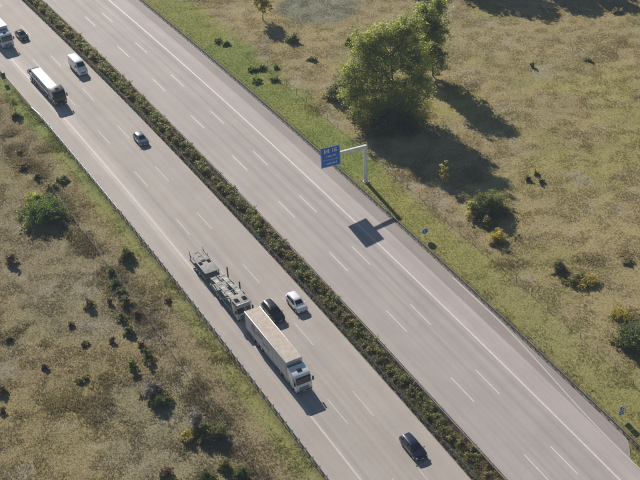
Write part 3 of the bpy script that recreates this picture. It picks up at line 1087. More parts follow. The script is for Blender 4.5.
def skin(kind, Lc, W, H):
    ky, kz = W / 1.8, H / 1.5
    secs = []
    for f, zt, wt, zb, wb, zu in SHAPES[kind]:
        x = Lc * (0.5 - f)
        zt, zb, zu, wt, wb = zt * kz, zb * kz, zu * kz if kz < 1.2 else zu * kz * 0.9, wt * ky, wb * ky
        secs.append([(x, wb * .86, zu), (x, wb * .97, zu + .07), (x, wb, zu + 0.2 * kz), (x, wb, zb - .10), (x, wb * .975, zb), (x, wt, zt - .05), (x, wt - .09, zt), (x, wt * .4, zt + .025)])
    return secs


def car(name, kind, s, l, Lc, W, H, paint_m, label, cat='car', extras=(), yaw=0.0, flip=True, trim=None):
    t = tangent(s)
    rz = math.atan2(-t[1], -t[0]) + yaw
    root = empty(name, (*pos(s, l), 0.014), rz)
    tag(root, label, cat, 'cars and vans on the near carriageway')
    S = skin(kind, Lc, W, H)
    b = MB()
    rings = []
    for sec in S:
        full = sec + [(x, -y, z) for x, y, z in sec[::-1]]
        rings.append([b.bm.verts.new(p) for p in full])
    n = len(rings[0])
    for A, B in zip(rings, rings[1:]):
        for i in range(n):
            j = (i + 1) % n
            b.bm.faces.new((A[i], A[j], B[j], B[i]))
    b.bm.faces.new(rings[0])
    b.bm.faces.new(rings[-1][::-1])
    body = b.build('body', paint_m, root, 0, True, 32)
    # glazing
    mir = lambda p: (p[0], -p[1], p[2])
    rear_i = len(S) - 3 if kind != 'van' else None
    wi = 3
    patch((S[wi][6], mir(S[wi][6]), mir(S[wi + 1][6]), S[wi + 1][6]), (.03, .97), (.06, .95), 0.034, 'windscreen', glass, root, (1, 0, 1))
    if kind != 'van':
        ri = {'suv': 7, 'estate': 7, 'hatch': 7, 'saloon': 7}[kind]
        patch((mir(S[ri + 1][6]), S[ri + 1][6], S[ri][6], mir(S[ri][6])), (.06, .94), (.28, .92), 0.034, 'rear_window', glass, root, (-1, 0, 1))
    cab = [(3, 4, (.38, .97), (.14, .86)), (4, 5, (.0, .97), (.12, .88)), (5, 6, (.0, .97), (.12, .88))]
    if kind != 'van':
        cab.append((6, 7, (.0, .72), (.14, .84)))
    else:
        cab = [(3, 4, (.42, .98), (.10, .62)), (4, 5, (.05, .9), (.10, .52))]
    for sd in (1, -1):
        for i, j, iu, iv in cab:
            a, c, d, e = S[i][4], S[j][4], S[j][5], S[i][5]
            q = (a, c, d, e)
            if sd < 0:
                q = (mir(a), mir(c), mir(d), mir(e))
                patch((q[1], q[0], q[3], q[2]), (1 - iu[1], 1 - iu[0]), iv, 0.012, 'side_window', glass, root, (0, sd, 0))
            else:
                patch(q, iu, iv, 0.012, 'side_window', glass, root, (0, sd, 0))
    # wheels, arches
    r = 0.33 * (1.06 if kind in ('suv', 'van') else 1.0)
    for fx in (.5 - .185, .5 - .79):
        for sd in (1, -1):
            ar = MB().lathe([(r + .075, 0), (r + .07, .012)], (Lc * fx, sd * W / 2 - (0.006 if sd > 0 else 0.006), r + 0.02), 24)
            for v in ar.bm.verts:
                v.co.z = max(v.co.z, 0.2)
            ar.build('wheel_arch', plastic, root)
            wheel(root, Lc * fx, sd * (W / 2 - 0.095), r, 0.225, sd)
    # lights, grille, plates, mirrors, sills
    kz = H / 1.5
    for sd in (1, -1):
        MB().hexa([(Lc / 2 - .14, sd * W * .30, .56 * kz), (Lc / 2 - .02, sd * W * .30, .54 * kz), (Lc / 2 - .10, sd * W * .455, .56 * kz), (Lc / 2 - .34, sd * W * .468, .60 * kz),
                   (Lc / 2 - .20, sd * W * .30, .68 * kz), (Lc / 2 - .05, sd * W * .30, .655 * kz), (Lc / 2 - .13, sd * W * .45, .685 * kz), (Lc / 2 - .40, sd * W * .462, .72 * kz)]).build('headlight', lampw, root)
        MB().box(-Lc / 2 - .012, -Lc / 2 + .10, sd * W * .31, sd * W * .445, .66 * kz, .86 * kz).build('tail_light', lampr, root, .02)
        MB().box(Lc * (.5 - .285) - .08, Lc * (.5 - .285) + .06, sd * (W / 2 + .01), sd * (W / 2 + .19), .90 * kz, 1.03 * kz).build('wing_mirror', paint_m if kind != 'van' else plastic, root, .03)
        MB().box(-Lc * .22, Lc * .24, sd * (W / 2 - .05), sd * (W / 2 + .004), .2, .30).build('sill', plastic, root, .01)
    MB().box(Lc / 2 - .06, Lc / 2 + .008, -W * .27, W * .27, .40 * kz, .53 * kz).build('grille', plastic, root, .01)
    MB().box(Lc / 2 + .002, Lc / 2 + .02, -.26, .26, .40, .51).build('number_plate', plate_m, root)
    MB().box(-Lc / 2 - .02, -Lc / 2 - .002, -.26, .26, .62, .73).build('number_plate', plate_m, root)
    MB().box(-Lc * .46, Lc * .47, -W * .42, W * .42, .17, .26).build('underbody', plastic, root)
    if 'rails' in extras:
        for sd in (1, -1):
            p = [Vector(S[k][5]) for k in (4, 5, 6, 7)]
            rb = MB()
            for q0, q1 in zip(p, p[1:]):
                rb.bar((q0.x, sd * (q0.y - .05), q0.z + .10), (q1.x, sd * (q1.y - .05), q1.z + .10), .035, .03)
            rb.bar((p[0].x, sd * (p[0].y - .05), p[0].z + .03), (p[0].x, sd * (p[0].y - .05), p[0].z + .10), .04, .04)
            rb.bar((p[3].x, sd * (p[3].y - .05), p[3].z + .03), (p[3].x, sd * (p[3].y - .05), p[3].z + .10), .04, .04)
            rb.build('roof_rail', rim_m, root)
    if 'sunroof' in extras:
        a, c = S[5][7], S[6][7]
        patch(((c[0], .44, c[2]), (c[0], -.44, c[2]), (a[0], -.44, a[2]), (a[0], .44, a[2])), (0, 1), (.1, .95), .03, 'sunroof', glass, root, (0, 0, 1))
    return root


def carpaint(name, c, rough=0.28, metal=0.0):
    return mat(name, c, rough, metal, 0.04, 1.5, 0, 0.8)


p_white = carpaint('white_paint', (0.80, 0.81, 0.82), 0.35)
p_black = carpaint('black_paint', (0.014, 0.015, 0.022), 0.22)
p_navy = carpaint('navy_paint', (0.020, 0.026, 0.060), 0.25, 0.2)
p_silver = carpaint('silver_blue_paint', (0.23, 0.26, 0.31), 0.26, 0.5)
p_dgreen = carpaint('dark_grey_paint', (0.03, 0.035, 0.035), 0.25, 0.2)

car('suv', 'suv', -13.9, -11.35, 4.35, 1.82, 1.64, p_white, 'white compact suv in the fast lane beside the median hedge', extras=('rails',))
car('suv', 'suv', -14.0, -15.35, 4.75, 1.92, 1.72, p_black, 'black suv in the middle lane next to the white trailer', extras=('rails',))
car('estate_car', 'estate', -50.0, -12.35, 4.70, 1.84, 1.50, p_navy, 'dark navy estate car nearest the bottom edge', extras=('rails',))
car('hatchback', 'hatch', 46.2, -12.2, 4.10, 1.76, 1.50, p_silver, 'small grey-blue hatchback alone in the fast lane', extras=())
car('saloon_car', 'saloon', 102.6, -15.45, 4.60, 1.82, 1.46, p_dgreen, 'dark saloon car near the top left corner beside a truck', extras=('sunroof',))
vn = car('van', 'van', 80.5, -11.25, 5.90, 2.02, 2.55, p_white, 'tall white van in the fast lane near the top left', 'van')
MB().box(-2.953, -2.935, -.012, .012, .7, 2.35).build('rear_door_seam', plastic, vn)
for sd in (1, -1):
    MB().box(-2.6, 1.0, sd * 1.008, sd * 1.018, .72, .80).build('rubbing_strip', plastic, vn)


# ------------------------------------------------------------------ trucks
def lorry_cab(root, paint_m, W=2.5, high=True, hatch=True, visor=True, low_top=None, accent=None):
    """cab with its nose at x=0, facing +x; returns the cab part"""
    top = 3.34 if high else 2.75
    if high:
        prof = [(-.02, .42), (.05, .58), (.06, 1.30), (0.0, 1.62), (-.24, 2.66), (-.42, 2.92), (-.75, 3.06), (-2.12, top), (-2.28, top), (-2.28, 1.05), (-1.95, 1.05), (-1.95, .62), (-.75, .62), (-.62, .42)]
    else:
        prof = [(-.02, .42), (.05, .58), (.06, 1.25), (0.0, 1.52), (-.2, 2.45), (-.36, 2.66), (-.6, 2.74), (-1.75, 2.76), (-1.85, 2.70), (-1.85, .95), (-1.7, .62), (-.75, .62), (-.62, .42)]
    cab = MB().extrude(prof, -W / 2, W / 2).build('cab', paint_m, root, .07, True, 40)
    a, b_ = (prof[3], prof[4])
    f = lambda y, q: (q[0], y, q[1])
    patch((f(W * .46, a), f(-W * .46, a), f(-W * .45, b_), f(W * .45, b_)), (.01, .99), (.02, .97), .012, 'windscreen', glass, cab, (1, 0, 0))
    if visor:
        MB().hexa([(b_[0] + .02, -W * .45, b_[1] - .02), (b_[0] + .20, -W * .44, b_[1] - .10), (b_[0] + .20, W * .44, b_[1] - .10), (b_[0] + .02, W * .45, b_[1] - .02),
                   (b_[0] + .02, -W * .45, b_[1] + .06), (b_[0] + .20, -W * .44, b_[1] - .06), (b_[0] + .20, W * .44, b_[1] - .06), (b_[0] + .02, W * .45, b_[1] + .06)]).build('sun_visor', plastic, cab)
    zt = b_[1] - .12
    for sd in (1, -1):
        y = sd * (W / 2 + .004)
        pts = [(-.95, 1.66), (-.12, 1.66), (-.27, zt), (-.95, zt)]
        wm = MB()
        wm.hexa([(x, y - .01 * sd, z) for x, z in pts] + [(x, y + .006 * sd, z) for x, z in pts])
        wm.build('side_window', glass, cab)
        MB().box(-1.06, -1.04, sd * W / 2, sd * (W / 2 + .006), .75, zt).build('door_seam', plastic, cab)
        MB().box(-.98, -.84, sd * W / 2, sd * (W / 2 + .03), 1.40, 1.44).build('door_handle', plastic, cab)
        m = MB().box(-.06, .12, sd * (W / 2 + .06), sd * (W / 2 + .30), 1.75, 2.42)
        m.bar((-.02, sd * (W / 2 - .02), 2.5), (.04, sd * (W / 2 + .18), 2.42), .05, .05).bar((-.02, sd * (W / 2 - .02), 1.72), (.04, sd * (W / 2 + .18), 1.78), .05, .05)
        m.build('wing_mirror', plastic, cab, .02)
        MB().hexa([(.0, sd * W * .33, .66), (.075, sd * W * .33, .66), (.05, sd * W * .485, .66), (-.03, sd * W * .49, .66), (.0, sd * W * .33, .88), (.08, sd * W * .33, .88), (.05, sd * W * .485, .90), (-.03, sd * W * .49, .90)]).build('headlight', lampw, cab)
        for k in range(2):
            MB().box(-.98, -.66, sd * (W / 2 - .1), sd * (W / 2 + .012), .44 + .28 * k, .50 + .28 * k).build('step', plastic, cab)
    for k in range(4):
        MB().box(.04, .085, -W * .31, W * .31, .66 + .155 * k, .74 + .155 * k).build('grille_slat', plastic, cab, .01)
    MB().box(.03, .11, -W * .48, W * .48, .32, .55).build('bumper', accent or plastic, cab, .03)
    MB().box(.11, .125, -.26, .26, .38, .49).build('number_plate', plate_m, cab)
    for sd in (1, -1):
        MB().box(.11, .125, sd * .62, sd * .84, .39, .48).build('fog_light', lampw, cab)
    if hatch and high:
        MB().hexa([(-1.50, -.36, 3.19), (-.92, -.36, 3.07), (-.92, .36, 3.07), (-1.50, .36, 3.19), (-1.50, -.36, 3.27), (-.92, -.36, 3.15), (-.92, .36, 3.15), (-1.50, .36, 3.27)]).build('roof_hatch', glass, cab, .015)
    return cab


def truck_root(name, s_front, l, label, group='trucks in the slow lane'):
    t = tangent(s_front + 6)
    root = empty(name, (*pos(s_front, l), 0.014), math.atan2(-t[1], -t[0]))
    tag(root, label, 'truck', group)
    return root


def tractor(root, paint_m, **kw):
    cab = lorry_cab(root, paint_m, **kw)
    ch = MB()
    for sd in (1, -1):
        ch.box(-6.0, -.6, sd * .36, sd * .46, .72, .98)
    for x in (-5.9, -4.6, -3.4, -2.4):
        ch.box(x - .06, x + .06, -.40, .40, .74, .94)
    ch.build('chassis', chassis_m, root)
    for sd in (1, -1):
        MB().box(-3.9, -2.45, sd * .60, sd * 1.20, .42, .98).build('fuel_tank', steel_m, root, .06)
        wheel(root, -1.42, sd * 1.06, .5, .31, sd)
        wheel(root, -5.05, sd * .94, .5, .56, sd)
        mg = MB()
        for a0 in range(20, 160, 20):
            p0 = (-5.05 + .58 * math.cos(R(a0)), sd * .94, .5 + .58 * math.sin(R(a0)))
            p1 = (-5.05 + .58 * math.cos(R(a0 + 20)), sd * .94, .5 + .58 * math.sin(R(a0 + 20)))
            mg.bar(p0, p1, .58, .03)
        mg.build('mudguard', plastic, root)
        fr = MB().hexa([(-2.95, sd * 1.16, 1.05), (-2.285, sd * 1.2, 1.05), (-2.285, sd * 1.24, 1.05), (-2.95, sd * 1.2, 1.05), (-2.66, sd * 1.16, 3.20), (-2.285, sd * 1.2, 3.30), (-2.285, sd * 1.24, 3.30), (-2.66, sd * 1.2, 3.20)])
        fr.build('side_fairing', paint_m, root)
    return cab


def running_gear(tr, x0, x1, axles, floor):
    ch = MB()
    for sd in (1, -1):
        ch.box(x1 + .2, x0 - .8, sd * .45, sd * .58, floor - .38, floor - .02)
    for i in range(6):
        x = x1 + .5 + (x0 - x1 - 1.6) * i / 5
        ch.box(x - .05, x + .05, -1.1, 1.1, floor - .18, floor - .05)
    ch.build('trailer_frame', chassis_m, tr)
    for x in axles:
        for sd in (1, -1):
            wheel(tr, x, sd * 1.02, .5, .38, sd)
    for sd in (1, -1):
        lg = MB().box(x0 - 2.9, x0 - 2.75, sd * .62, sd * .78, .32, floor - .1).box(x0 - 3.0, x0 - 2.65, sd * .56, sd * .84, .28, .33)
        lg.build('landing_leg', chassis_m, tr)
        g = MB().box(axles[0] + .8, x0 - 3.6, sd * 1.17, sd * 1.20, .52, .64).box(axles[0] + .8, x0 - 3.6, sd * 1.17, sd * 1.20, .82, .94)
        for k in range(4):
            x = axles[0] + 1.0 + (x0 - 4.0 - axles[0] - 1.0) * k / 3
            g.box(x - .04, x + .04, sd * 1.10, sd * 1.17, .5, floor - .05)
        g.build('side_guard', steel_m, tr)
        MB().box(x1 - .02, x1 + .05, sd * .80, sd * 1.20, .72, .88).build('tail_light', lampr, tr)
    MB().box(x1 + .06, x1 + .16, -1.18, 1.18, .42, .54).build('underrun_bar', steel_m, tr)
    for x in np.linspace(x1 + 1.5, x0 - 1.5, 5):
        for sd in (1, -1):
            MB().box(x - .06, x + .06, sd * 1.262, sd * 1.272, floor - .05, floor + .01).build('side_marker', lampo, tr)


# --- curtain-sided articulated truck
tarp_roof = mat('beige_tarpaulin_roof', (0.47, 0.395, 0.335), 0.75, 0, 0.14, 1.3, 0.25)
curtain_m = mat('grey_white_curtain', (0.55, 0.55, 0.575), 0.55, 0, 0.07, 0.8, 0.2)
print_m = mat('grey_curtain_print', (0.24, 0.245, 0.26), 0.55, 0, 0.25, 1.2)
alu = mat('aluminium_edge', (0.55, 0.55, 0.56), 0.4, 0.6, 0.08, 2)


def box_trailer(root, x0, x1, roof_m, side_m, printing=True):
    tr = MB().box(x1, x0, -1.235, 1.235, 1.02, 1.16).build('trailer', chassis_m, root)
    MB().box(x1 + .01, x0 - .01, -1.20, 1.20, 1.165, 3.93).build('load_space', side_m, tr)
    # curtain in panels between the straps, slightly bulged
    n = 9
    for sd in (1, -1):
        for k in range(n):
            a, c = x1 + .12 + (x0 - x1 - .24) * k / n, x1 + .12 + (x0 - x1 - .24) * (k + 1) / n
            q = MB()
            bl = 0.012 + 0.014 * ((k * 7 + (sd > 0) * 3) % 3)
            y0, y1 = 1.205, 1.232
            ya = sd * y0
            q.hexa([(a, ya, 1.08), (c, ya, 1.08), (c, sd * y1, 1.08), (a, sd * y1, 1.08), (a, ya, 3.86), (c, ya, 3.86), (c, sd * y1, 3.86), (a, sd * y1, 3.86)])
            bmesh.ops.subdivide_edges(q.bm, edges=[e for e in q.bm.edges if abs(e.verts[0].co.x - e.verts[1].co.x) > .1], cuts=3)
            for v in q.bm.verts:
                f = (v.co.x - a) / (c - a)
                if abs(v.co.y) > 1.22:
                    v.co.y += sd * bl * math.sin(math.pi * f)
            q.build('curtain_panel', side_m, tr, 0, True, 50)
            MB().box(c - .03, c + .03, sd * 1.20, sd * 1.246, 1.0, 3.86).build('curtain_strap', steel_m, tr)
        MB().box(x1, x0, sd * 1.19, sd * 1.262, 3.86, 3.99).build('roof_rail', alu, tr, .01)
        MB().box(x1, x0, sd * 1.19, sd * 1.262, .98, 1.09).build('floor_rail', alu, tr, .01)
        if printing:   # worn grey print on the rear half of the curtain
            for (a, c, z0, z1, sk) in ((2.0, 2.5, 2.2, 3.4, .5), (2.6, 3.2, 2.0, 3.3, .5), (3.3, 3.9, 2.1, 3.0, .5), (4.1, 5.0, 2.5, 3.1, .3), (5.2, 5.6, 2.5, 3.0, .2), (5.9, 6.1, 2.0, 2.5, .1), (6.3, 6.8, 2.0, 2.45, .1), (7.0, 7.3, 2.0, 2.45, .1), (7.5, 8.0, 2.0, 2.4, .1)):
                q = MB()
                y0, y1 = sd * 1.262, sd * 1.27
                q.hexa([(x1 + a, y0, z0), (x1 + c, y0, z0), (x1 + c, y1, z0), (x1 + a, y1, z0), (x1 + a + sk, y0, z1), (x1 + c + sk, y0, z1), (x1 + c + sk, y1, z1), (x1 + a + sk, y1, z1)])
                q.build('side_print', print_m, tr)
    rf = MB()
    m = 14
    for k in range(m):
        a, c = x1 + (x0 - x1) * k / m, x1 + (x0 - x1) * (k + 1) / m
        sg = 0.012 * ((k * 5) % 3)
        rf.hexa([(a, -1.18, 3.9), (c, -1.18, 3.9), (c, 1.18, 3.9), (a, 1.18, 3.9), (a, -1.18, 3.995), (c, -1.18, 3.995), (c, 1.18, 3.995), (a, 1.18, 3.995)])
    bmesh.ops.remove_doubles(rf.bm, verts=rf.bm.verts, dist=.001)
    rf.build('roof', roof_m, tr, 0)
    for k in range(1, m):
        x = x1 + (x0 - x1) * k / m
        MB().box(x - .025, x + .025, -1.18, 1.18, 3.985, 3.998).build('roof_bow', roof_m, tr)
    MB().box(x0 - .02, x0 + .05, -1.25, 1.25, 1.0, 3.99).build('front_wall', alu, tr, .02)
    for sd in (1, -1):
        MB().box(x1 - .04, x1 - .005, sd * .015, sd * 1.23, 1.05, 3.93).build('rear_door', side_m, tr, .01)
        for y in (.35, .8):
            MB().tube((x1 - .06, sd * y, 1.1), (x1 - .06, sd * y, 3.9), .018, None, 6).build('lock_bar', steel_m, tr)
    running_gear(tr, x0, x1, [x1 + 5.1, x1 + 3.8, x1 + 2.5], 1.02)
    return tr


rt1 = truck_root('articulated_truck', -32.25, -19.45, 'white articulated truck with beige trailer roof in the slow lane')
tractor(rt1, p_white)
box_trailer(rt1, -2.78, -16.38, tarp_roof, curtain_m)

rt2 = truck_root('articulated_truck', 99.0, -19.65, 'white and blue truck cut by the left edge of the picture')
p_wblue = carpaint('pale_blue_paint', (0.52, 0.60, 0.68), 0.35)
tractor(rt2, p_wblue)
box_trailer(rt2, -2.78, -16.38, mat('white_trailer_roof', (0.58, 0.56, 0.55), 0.6, 0, .08, 1), mat('white_trailer_side', (0.6, 0.61, 0.63), 0.5, 0, .05, 1), False)

# --- dark green truck with a low flatbed load
rt3 = truck_root('flatbed_truck', 68.2, -19.6, 'dark green truck with a long white covered load')
p_forest = carpaint('forest_green_paint', (0.018, 0.036, 0.030), 0.4)
tractor(rt3, p_forest)
x0, x1 = -2.9, -15.6
tr3 = MB().box(x1, x0, -1.24, 1.24, 1.05, 1.20).build('trailer', chassis_m, rt3, .02)
wl = mat('white_load_cover', (0.62, 0.61, 0.62), 0.6, 0, .08, .8, .2)
wl2 = mat('grey_load_side', (0.50, 0.50, 0.53), 0.6, 0, .1, .8)
ld = MB()
pr = [(-1.0, 1.22), (-1.0, 2.30), (-.96, 2.40), (-.4, 2.43), (.4, 2.43), (.96, 2.40), (1.0, 2.30), (1.0, 1.22)]
ra = [ld.bm.verts.new((x0 - .35, y, z)) for y, z in pr]
rb = [ld.bm.verts.new((x0 - 10.6, y, z)) for y, z in pr]
for i in range(len(pr)):
    j = (i + 1) % len(pr)
    ld.bm.faces.new((ra[i], ra[j], rb[j], rb[i]))
ld.bm.faces.new(ra)
ld.bm.faces.new(rb[::-1])
ldo = ld.build('load_cover', wl, tr3, 0, True, 30)
for k in range(7):
    x = x0 - 1.0 - k * 1.5
    for sd in (1, -1):
        MB().bar((x, sd * 1.06, 2.2), (x - .9, sd * 1.22, 1.2), .05, .02).build('lashing_strap', plastic, ldo)
for sd in (1, -1):
    for k in range(5):
        x = x0 - .4 - 2.45 * k
        MB().box(x - 2.40, x, sd * 1.225, sd * 1.255, 1.2, 1.62).build('drop_side', wl2, tr3, .008)
    for k in range(6):
        x = x0 - .4 - 2.45 * k
        MB().box(x - .02 - .04, x + .04, sd * 1.215, sd * 1.27, 1.0, 1.72).build('stanchion', steel_m, tr3)
MB().box(x0 - .06, x0 + .06, -1.24, 1.24, 1.2, 2.55).build('headboard', wl2, tr3, .02)
MB().box(x1, x1 + .05, -1.2, 1.2, 1.2, 1.62).build('tailboard', wl2, tr3, .01)
running_gear(tr3, x0, x1, [x1 + 4.6, x1 + 3.3, x1 + 2.0], 1.05)

# --- empty car transporter with trailer
ct = truck_root('car_transporter', -12.9, -19.55, 'empty grey and green car transporter following the white truck closely')
p_cabw = carpaint('grey_white_paint', (0.33, 0.36, 0.36), 0.4)
deck = mat('perforated_deck', (0.30, 0.287, 0.275), 0.8, 0.05, 0.3, 2.2, .3)
grn = mat('green_frame_paint', (0.10, 0.22, 0.155), 0.5, 0.0, 0.15, 2)
hole_m = mat('dark_recess', (0.022, 0.022, 0.024), 0.95, 0, 0.2, 3, 0, 0, 0.05)
trk_edge = mat('transporter_edge_grey', (0.23, 0.24, 0.235), 0.6, 0.3, 0.25, 2)
dgry = mat('dark_frame_paint', (0.09, 0.095, 0.10), 0.6, 0.2, 0.2, 2)
lorry_cab(ct, p_cabw, 2.42, False, False, False)
plat = MB().box(-2.5, .12, -1.22, 1.22, 3.18, 3.28).build('over_cab_platform', deck, ct, .02)
for sd in (1, -1):
    MB().box(-1.55, -.55, sd * .30, sd * .98, 3.282, 3.30).build('wheel_well', hole_m, plat)
    MB().bar((-2.5, sd * 1.2, 3.30), (.12, sd * 1.2, 3.30), .06, .16).build('edge_rail', trk_edge, plat)
    MB().bar((.10, sd * 1.18, 2.72), (.10, sd * 1.18, 3.2), .08, .08).build('platform_strut', dgry, plat)
MB().box(.06, .16, -1.22, 1.22, 3.10, 3.34).build('front_beam', steel_m, plat, .02)
for sd in (1, -1):
    MB().bar((-2.15, sd * 1.16, .7), (-2.15, sd * 1.16, 3.2), .16, .16).build('front_post', grn, ct)
    MB().bar((-9.3, sd * 1.16, .7), (-9.3, sd * 1.16, 2.35), .14, .14).build('rear_post', grn, ct)
    MB().bar((-2.1, sd * 1.18, .98), (-10.0, sd * 1.18, .98), .10, .34).build('side_beam', grn, ct)
    MB().bar((-2.3, sd * 1.17, 3.1), (-5.4, sd * 1.17, 1.15), .12, .14).build('diagonal_strut', grn, ct)
    MB().bar((-9.2, sd * 1.17, 2.2), (-6.2, sd * 1.17, 1.15), .10, .12).build('diagonal_strut', grn, ct)
    # two wheel tracks of the upper deck, falling to the rear
    tk = MB().hexa([(-2.5, sd * .38, 3.18), (-2.5, sd * 1.08, 3.18), (-9.7, sd * 1.08, 2.20), (-9.7, sd * .38, 2.20), (-2.5, sd * .38, 3.26), (-2.5, sd * 1.08, 3.26), (-9.7, sd * 1.08, 2.28), (-9.7, sd * .38, 2.28)])
    to = tk.build('wheel_track', deck, ct)
    for y in (.36, 1.10):
        MB().bar((-2.5, sd * y, 3.27), (-9.7, sd * y, 2.29), .05, .14).build('track_edge', trk_edge, to)
    for k in range(6):
        x = -3.2 - k * 1.15
        z = 3.262 - (-2.5 - x) * .98 / 7.2
        MB().hexa([(x, sd * .42, z), (x - .35, sd * .42, z - .048), (x - .35, sd * 1.04, z - .048), (x, sd * 1.04, z), (x, sd * .42, z + .02), (x - .35, sd * .42, z - .028), (x - .35, sd * 1.04, z - .028), (x, sd * 1.04, z + .02)]).build('tread_plate', chassis_m if k % 2 else trk_edge, to)
for k, x in enumerate((-2.6, -4.4, -6.2, -8.0, -9.6)):
    z = 3.14 - (-2.5 - x) * .98 / 7.2
    MB().box(x - .07, x + .07, -1.16, 1.16, z - .12, z).build('cross_beam', dgry, ct)
for x in (-3.9, -8.3):
    MB().box(x - .13, x + .13, 1.17, 1.33, 1.1, 4.35).build('lifting_post', dgry, ct, .02)
MB().box(-10.1, -1.95, -1.12, 1.12, .92, 1.02).build('lower_deck', deck, ct)
MB().box(-10.2, -.6, -.42, .42, .55, .88).build('chassis', chassis_m, ct)
for x, w in ((-1.42, .31), (-6.4, .5), (-7.5, .5)):
    for sd in (1, -1):
        wheel(ct, x, sd * .97, .46, w * .8, sd)
# drawbar trailer of the transporter
MB().bar((-10.1, 0, .72), (-12.6, 0, .72), .20, .16).build('drawbar', dgry, ct)
tr4 = MB().box(-17.8, -11.6, -1.15, 1.15, .90, 1.02).build('trailer', deck, ct)
MB().box(-17.6, -11.9, -.42, .42, .5, .89).build('trailer_frame', chassis_m, tr4)
MB().box(-14.6, -11.5, -1.14, 1.14, 1.92, 2.02).build('deck_plate', deck, tr4, .01)
for sd in (1, -1):
    MB().box(-17.8, -14.6, sd * .36, sd * 1.10, 1.90, 2.0).build('wheel_track', deck, tr4)
    MB().box(-14.9, -14.0, sd * .42, sd * .98, 2.022, 2.035).build('wheel_well', hole_m, tr4)
    MB().bar((-17.9, sd * 1.17, 2.02), (-11.5, sd * 1.17, 2.02), .07, .16).build('edge_rail', trk_edge, tr4)
    MB().bar((-17.8, sd * 1.18, .96), (-11.6, sd * 1.18, .96), .09, .30).build('side_beam', grn if sd < 0 else dgry, tr4)
    for x in (-11.75, -17.5):
        MB().bar((x, sd * 1.15, .9), (x, sd * 1.15, 2.0), .12, .12).build('post', dgry, tr4)
    MB().bar((-11.9, sd * 1.16, 1.95), (-14.4, sd * 1.16, 1.05), .09, .1).build('diagonal_strut', dgry, tr4)
    MB().bar((-17.6, sd * 1.17, 2.05), (-17.6, sd * 1.17, 2.75), .07, .07).build('rear_stake', dgry, tr4)
    MB().bar((-16.0, sd * 1.17, 2.05), (-16.0, sd * 1.17, 2.55), .06, .06).build('side_stake', dgry, tr4)
    MB().box(-17.98, -17.88, sd * .7, sd * 1.15, .75, .9).build('tail_light', lampr, tr4)
    for x in (-14.2, -15.3):
        wheel(tr4, x, sd * .97, .42, .42, sd)
for x in (-17.75, -16.6, -15.5):
    MB().box(x - .06, x + .06, -1.12, 1.12, 1.80, 1.90).build('cross_beam', dgry, tr4)

# ------------------------------------------------------------------ cantilever direction sign
sgn_s, sgn_l = 14.3, 15.1
sx, sy = gpx(366, 182)
ss_, sl_ = rc_of(np.array([sx]), np.array([sy]))
ss_, sl_ = float(ss_[0]), float(sl_[0])
t = tangent(ss_)
# local x = towards the road (-l), local y = against traffic (-s, the side the sign faces), z up
ax = Vector((-(-t[1] * 0 + Nv[0] * math.cos(ss_ * KC) - Dv[0] * math.sin(ss_ * KC)), -(Nv[1] * math.cos(ss_ * KC) - Dv[1] * math.sin(ss_ * KC)), 0))
g_root = empty('direction_sign', (sx, sy, 0.0), math.atan2(ax.y, ax.x))
tag(g_root, 'blue direction sign hanging from a white cantilever mast over the far shoulder', 'road sign')
mast_m = mat('light_grey_mast', (0.74, 0.75, 0.76), 0.5, 0.0, 0.06, 2)
sgn_blue = mat('sign_blue', (0.012, 0.15, 0.58), 0.4, 0, 0.03, 2)
sgn_white = mat('sign_white', (0.78, 0.80, 0.82), 0.45, 0, 0.03, 2)
sgn_green = mat('sign_pale_green', (0.30, 0.55, 0.50), 0.45, 0, 0.03, 2)
MH, INC = 7.15, 0.085
MB().tube((0, 0, -.3), (0, 0, MH + .1), .36, .30, 16).build('mast', mast_m, g_root, 0, True, 40)
MB().box(-.5, .5, -.5, .5, -.3, .14).build('foundation', mat('foundation_concrete', (0.40, 0.38, 0.35), .85, 0, .15, 2), g_root, .04)
MB().box(-.36, .36, -.36, .36, .14, .19).build('base_plate', mast_m, g_root)
armL = 8.35
tip = lambda d: MH - .15 + d * INC
MB().hexa([(-.35, -.22, tip(0) - .28), (armL, -.14, tip(armL) - .18), (armL, .14, tip(armL) - .18), (-.35, .22, tip(0) - .28),
           (-.35, -.22, tip(0) + .30), (armL, -.14, tip(armL) + .18), (armL, .14, tip(armL) + .18), (-.35, .22, tip(0) + .30)]).build('arm', mast_m, g_root, .02)
# panel: x from 4.75 to 8.5 m out, 3.75 m tall, leaning with the arm; face on local side 'fy'
fy = 1 if (Vector((-math.sin(g_root.rotation_euler.z), math.cos(g_root.rotation_euler.z))) @ Vector((-t[0], -t[1])) > 0) else -1
PX0, PX1, PH = 4.85, 8.55, 3.85


def pp(f, q, off):
    """point on the panel: f 0..1 from its left edge as read, q 0..1 from the bottom"""
    x = (PX1 - (PX1 - PX0) * f)
    z = tip(x) - PH * 0.5 - .15 + PH * q
    return (x, fy * off, z)


def slab(f0, f1, q0, q1, o0, o1):
    return MB().hexa([pp(f0, q0, o0), pp(f1, q0, o0), pp(f1, q0, o1), pp(f0, q0, o1), pp(f0, q1, o0), pp(f1, q1, o0), pp(f1, q1, o1), pp(f0, q1, o1)])


panel = slab(0, 1, 0, 1, .21, .25).build('panel', sgn_blue, g_root)
slab(.0, 1, 0, 1, .195, .208).build('panel_back', mast_m, panel)
for a in ((0.012, .988, .012, .028), (0.012, .988, .972, .988), (0.012, .03, .03, .97), (.97, .988, .03, .97)):
    slab(*a, .25, .256).build('border', sgn_white, panel)
for f in (.25, .75):
    slab(f - .012, f + .012, .02, .98, .14, .19).build('stiffener', mast_m, panel)
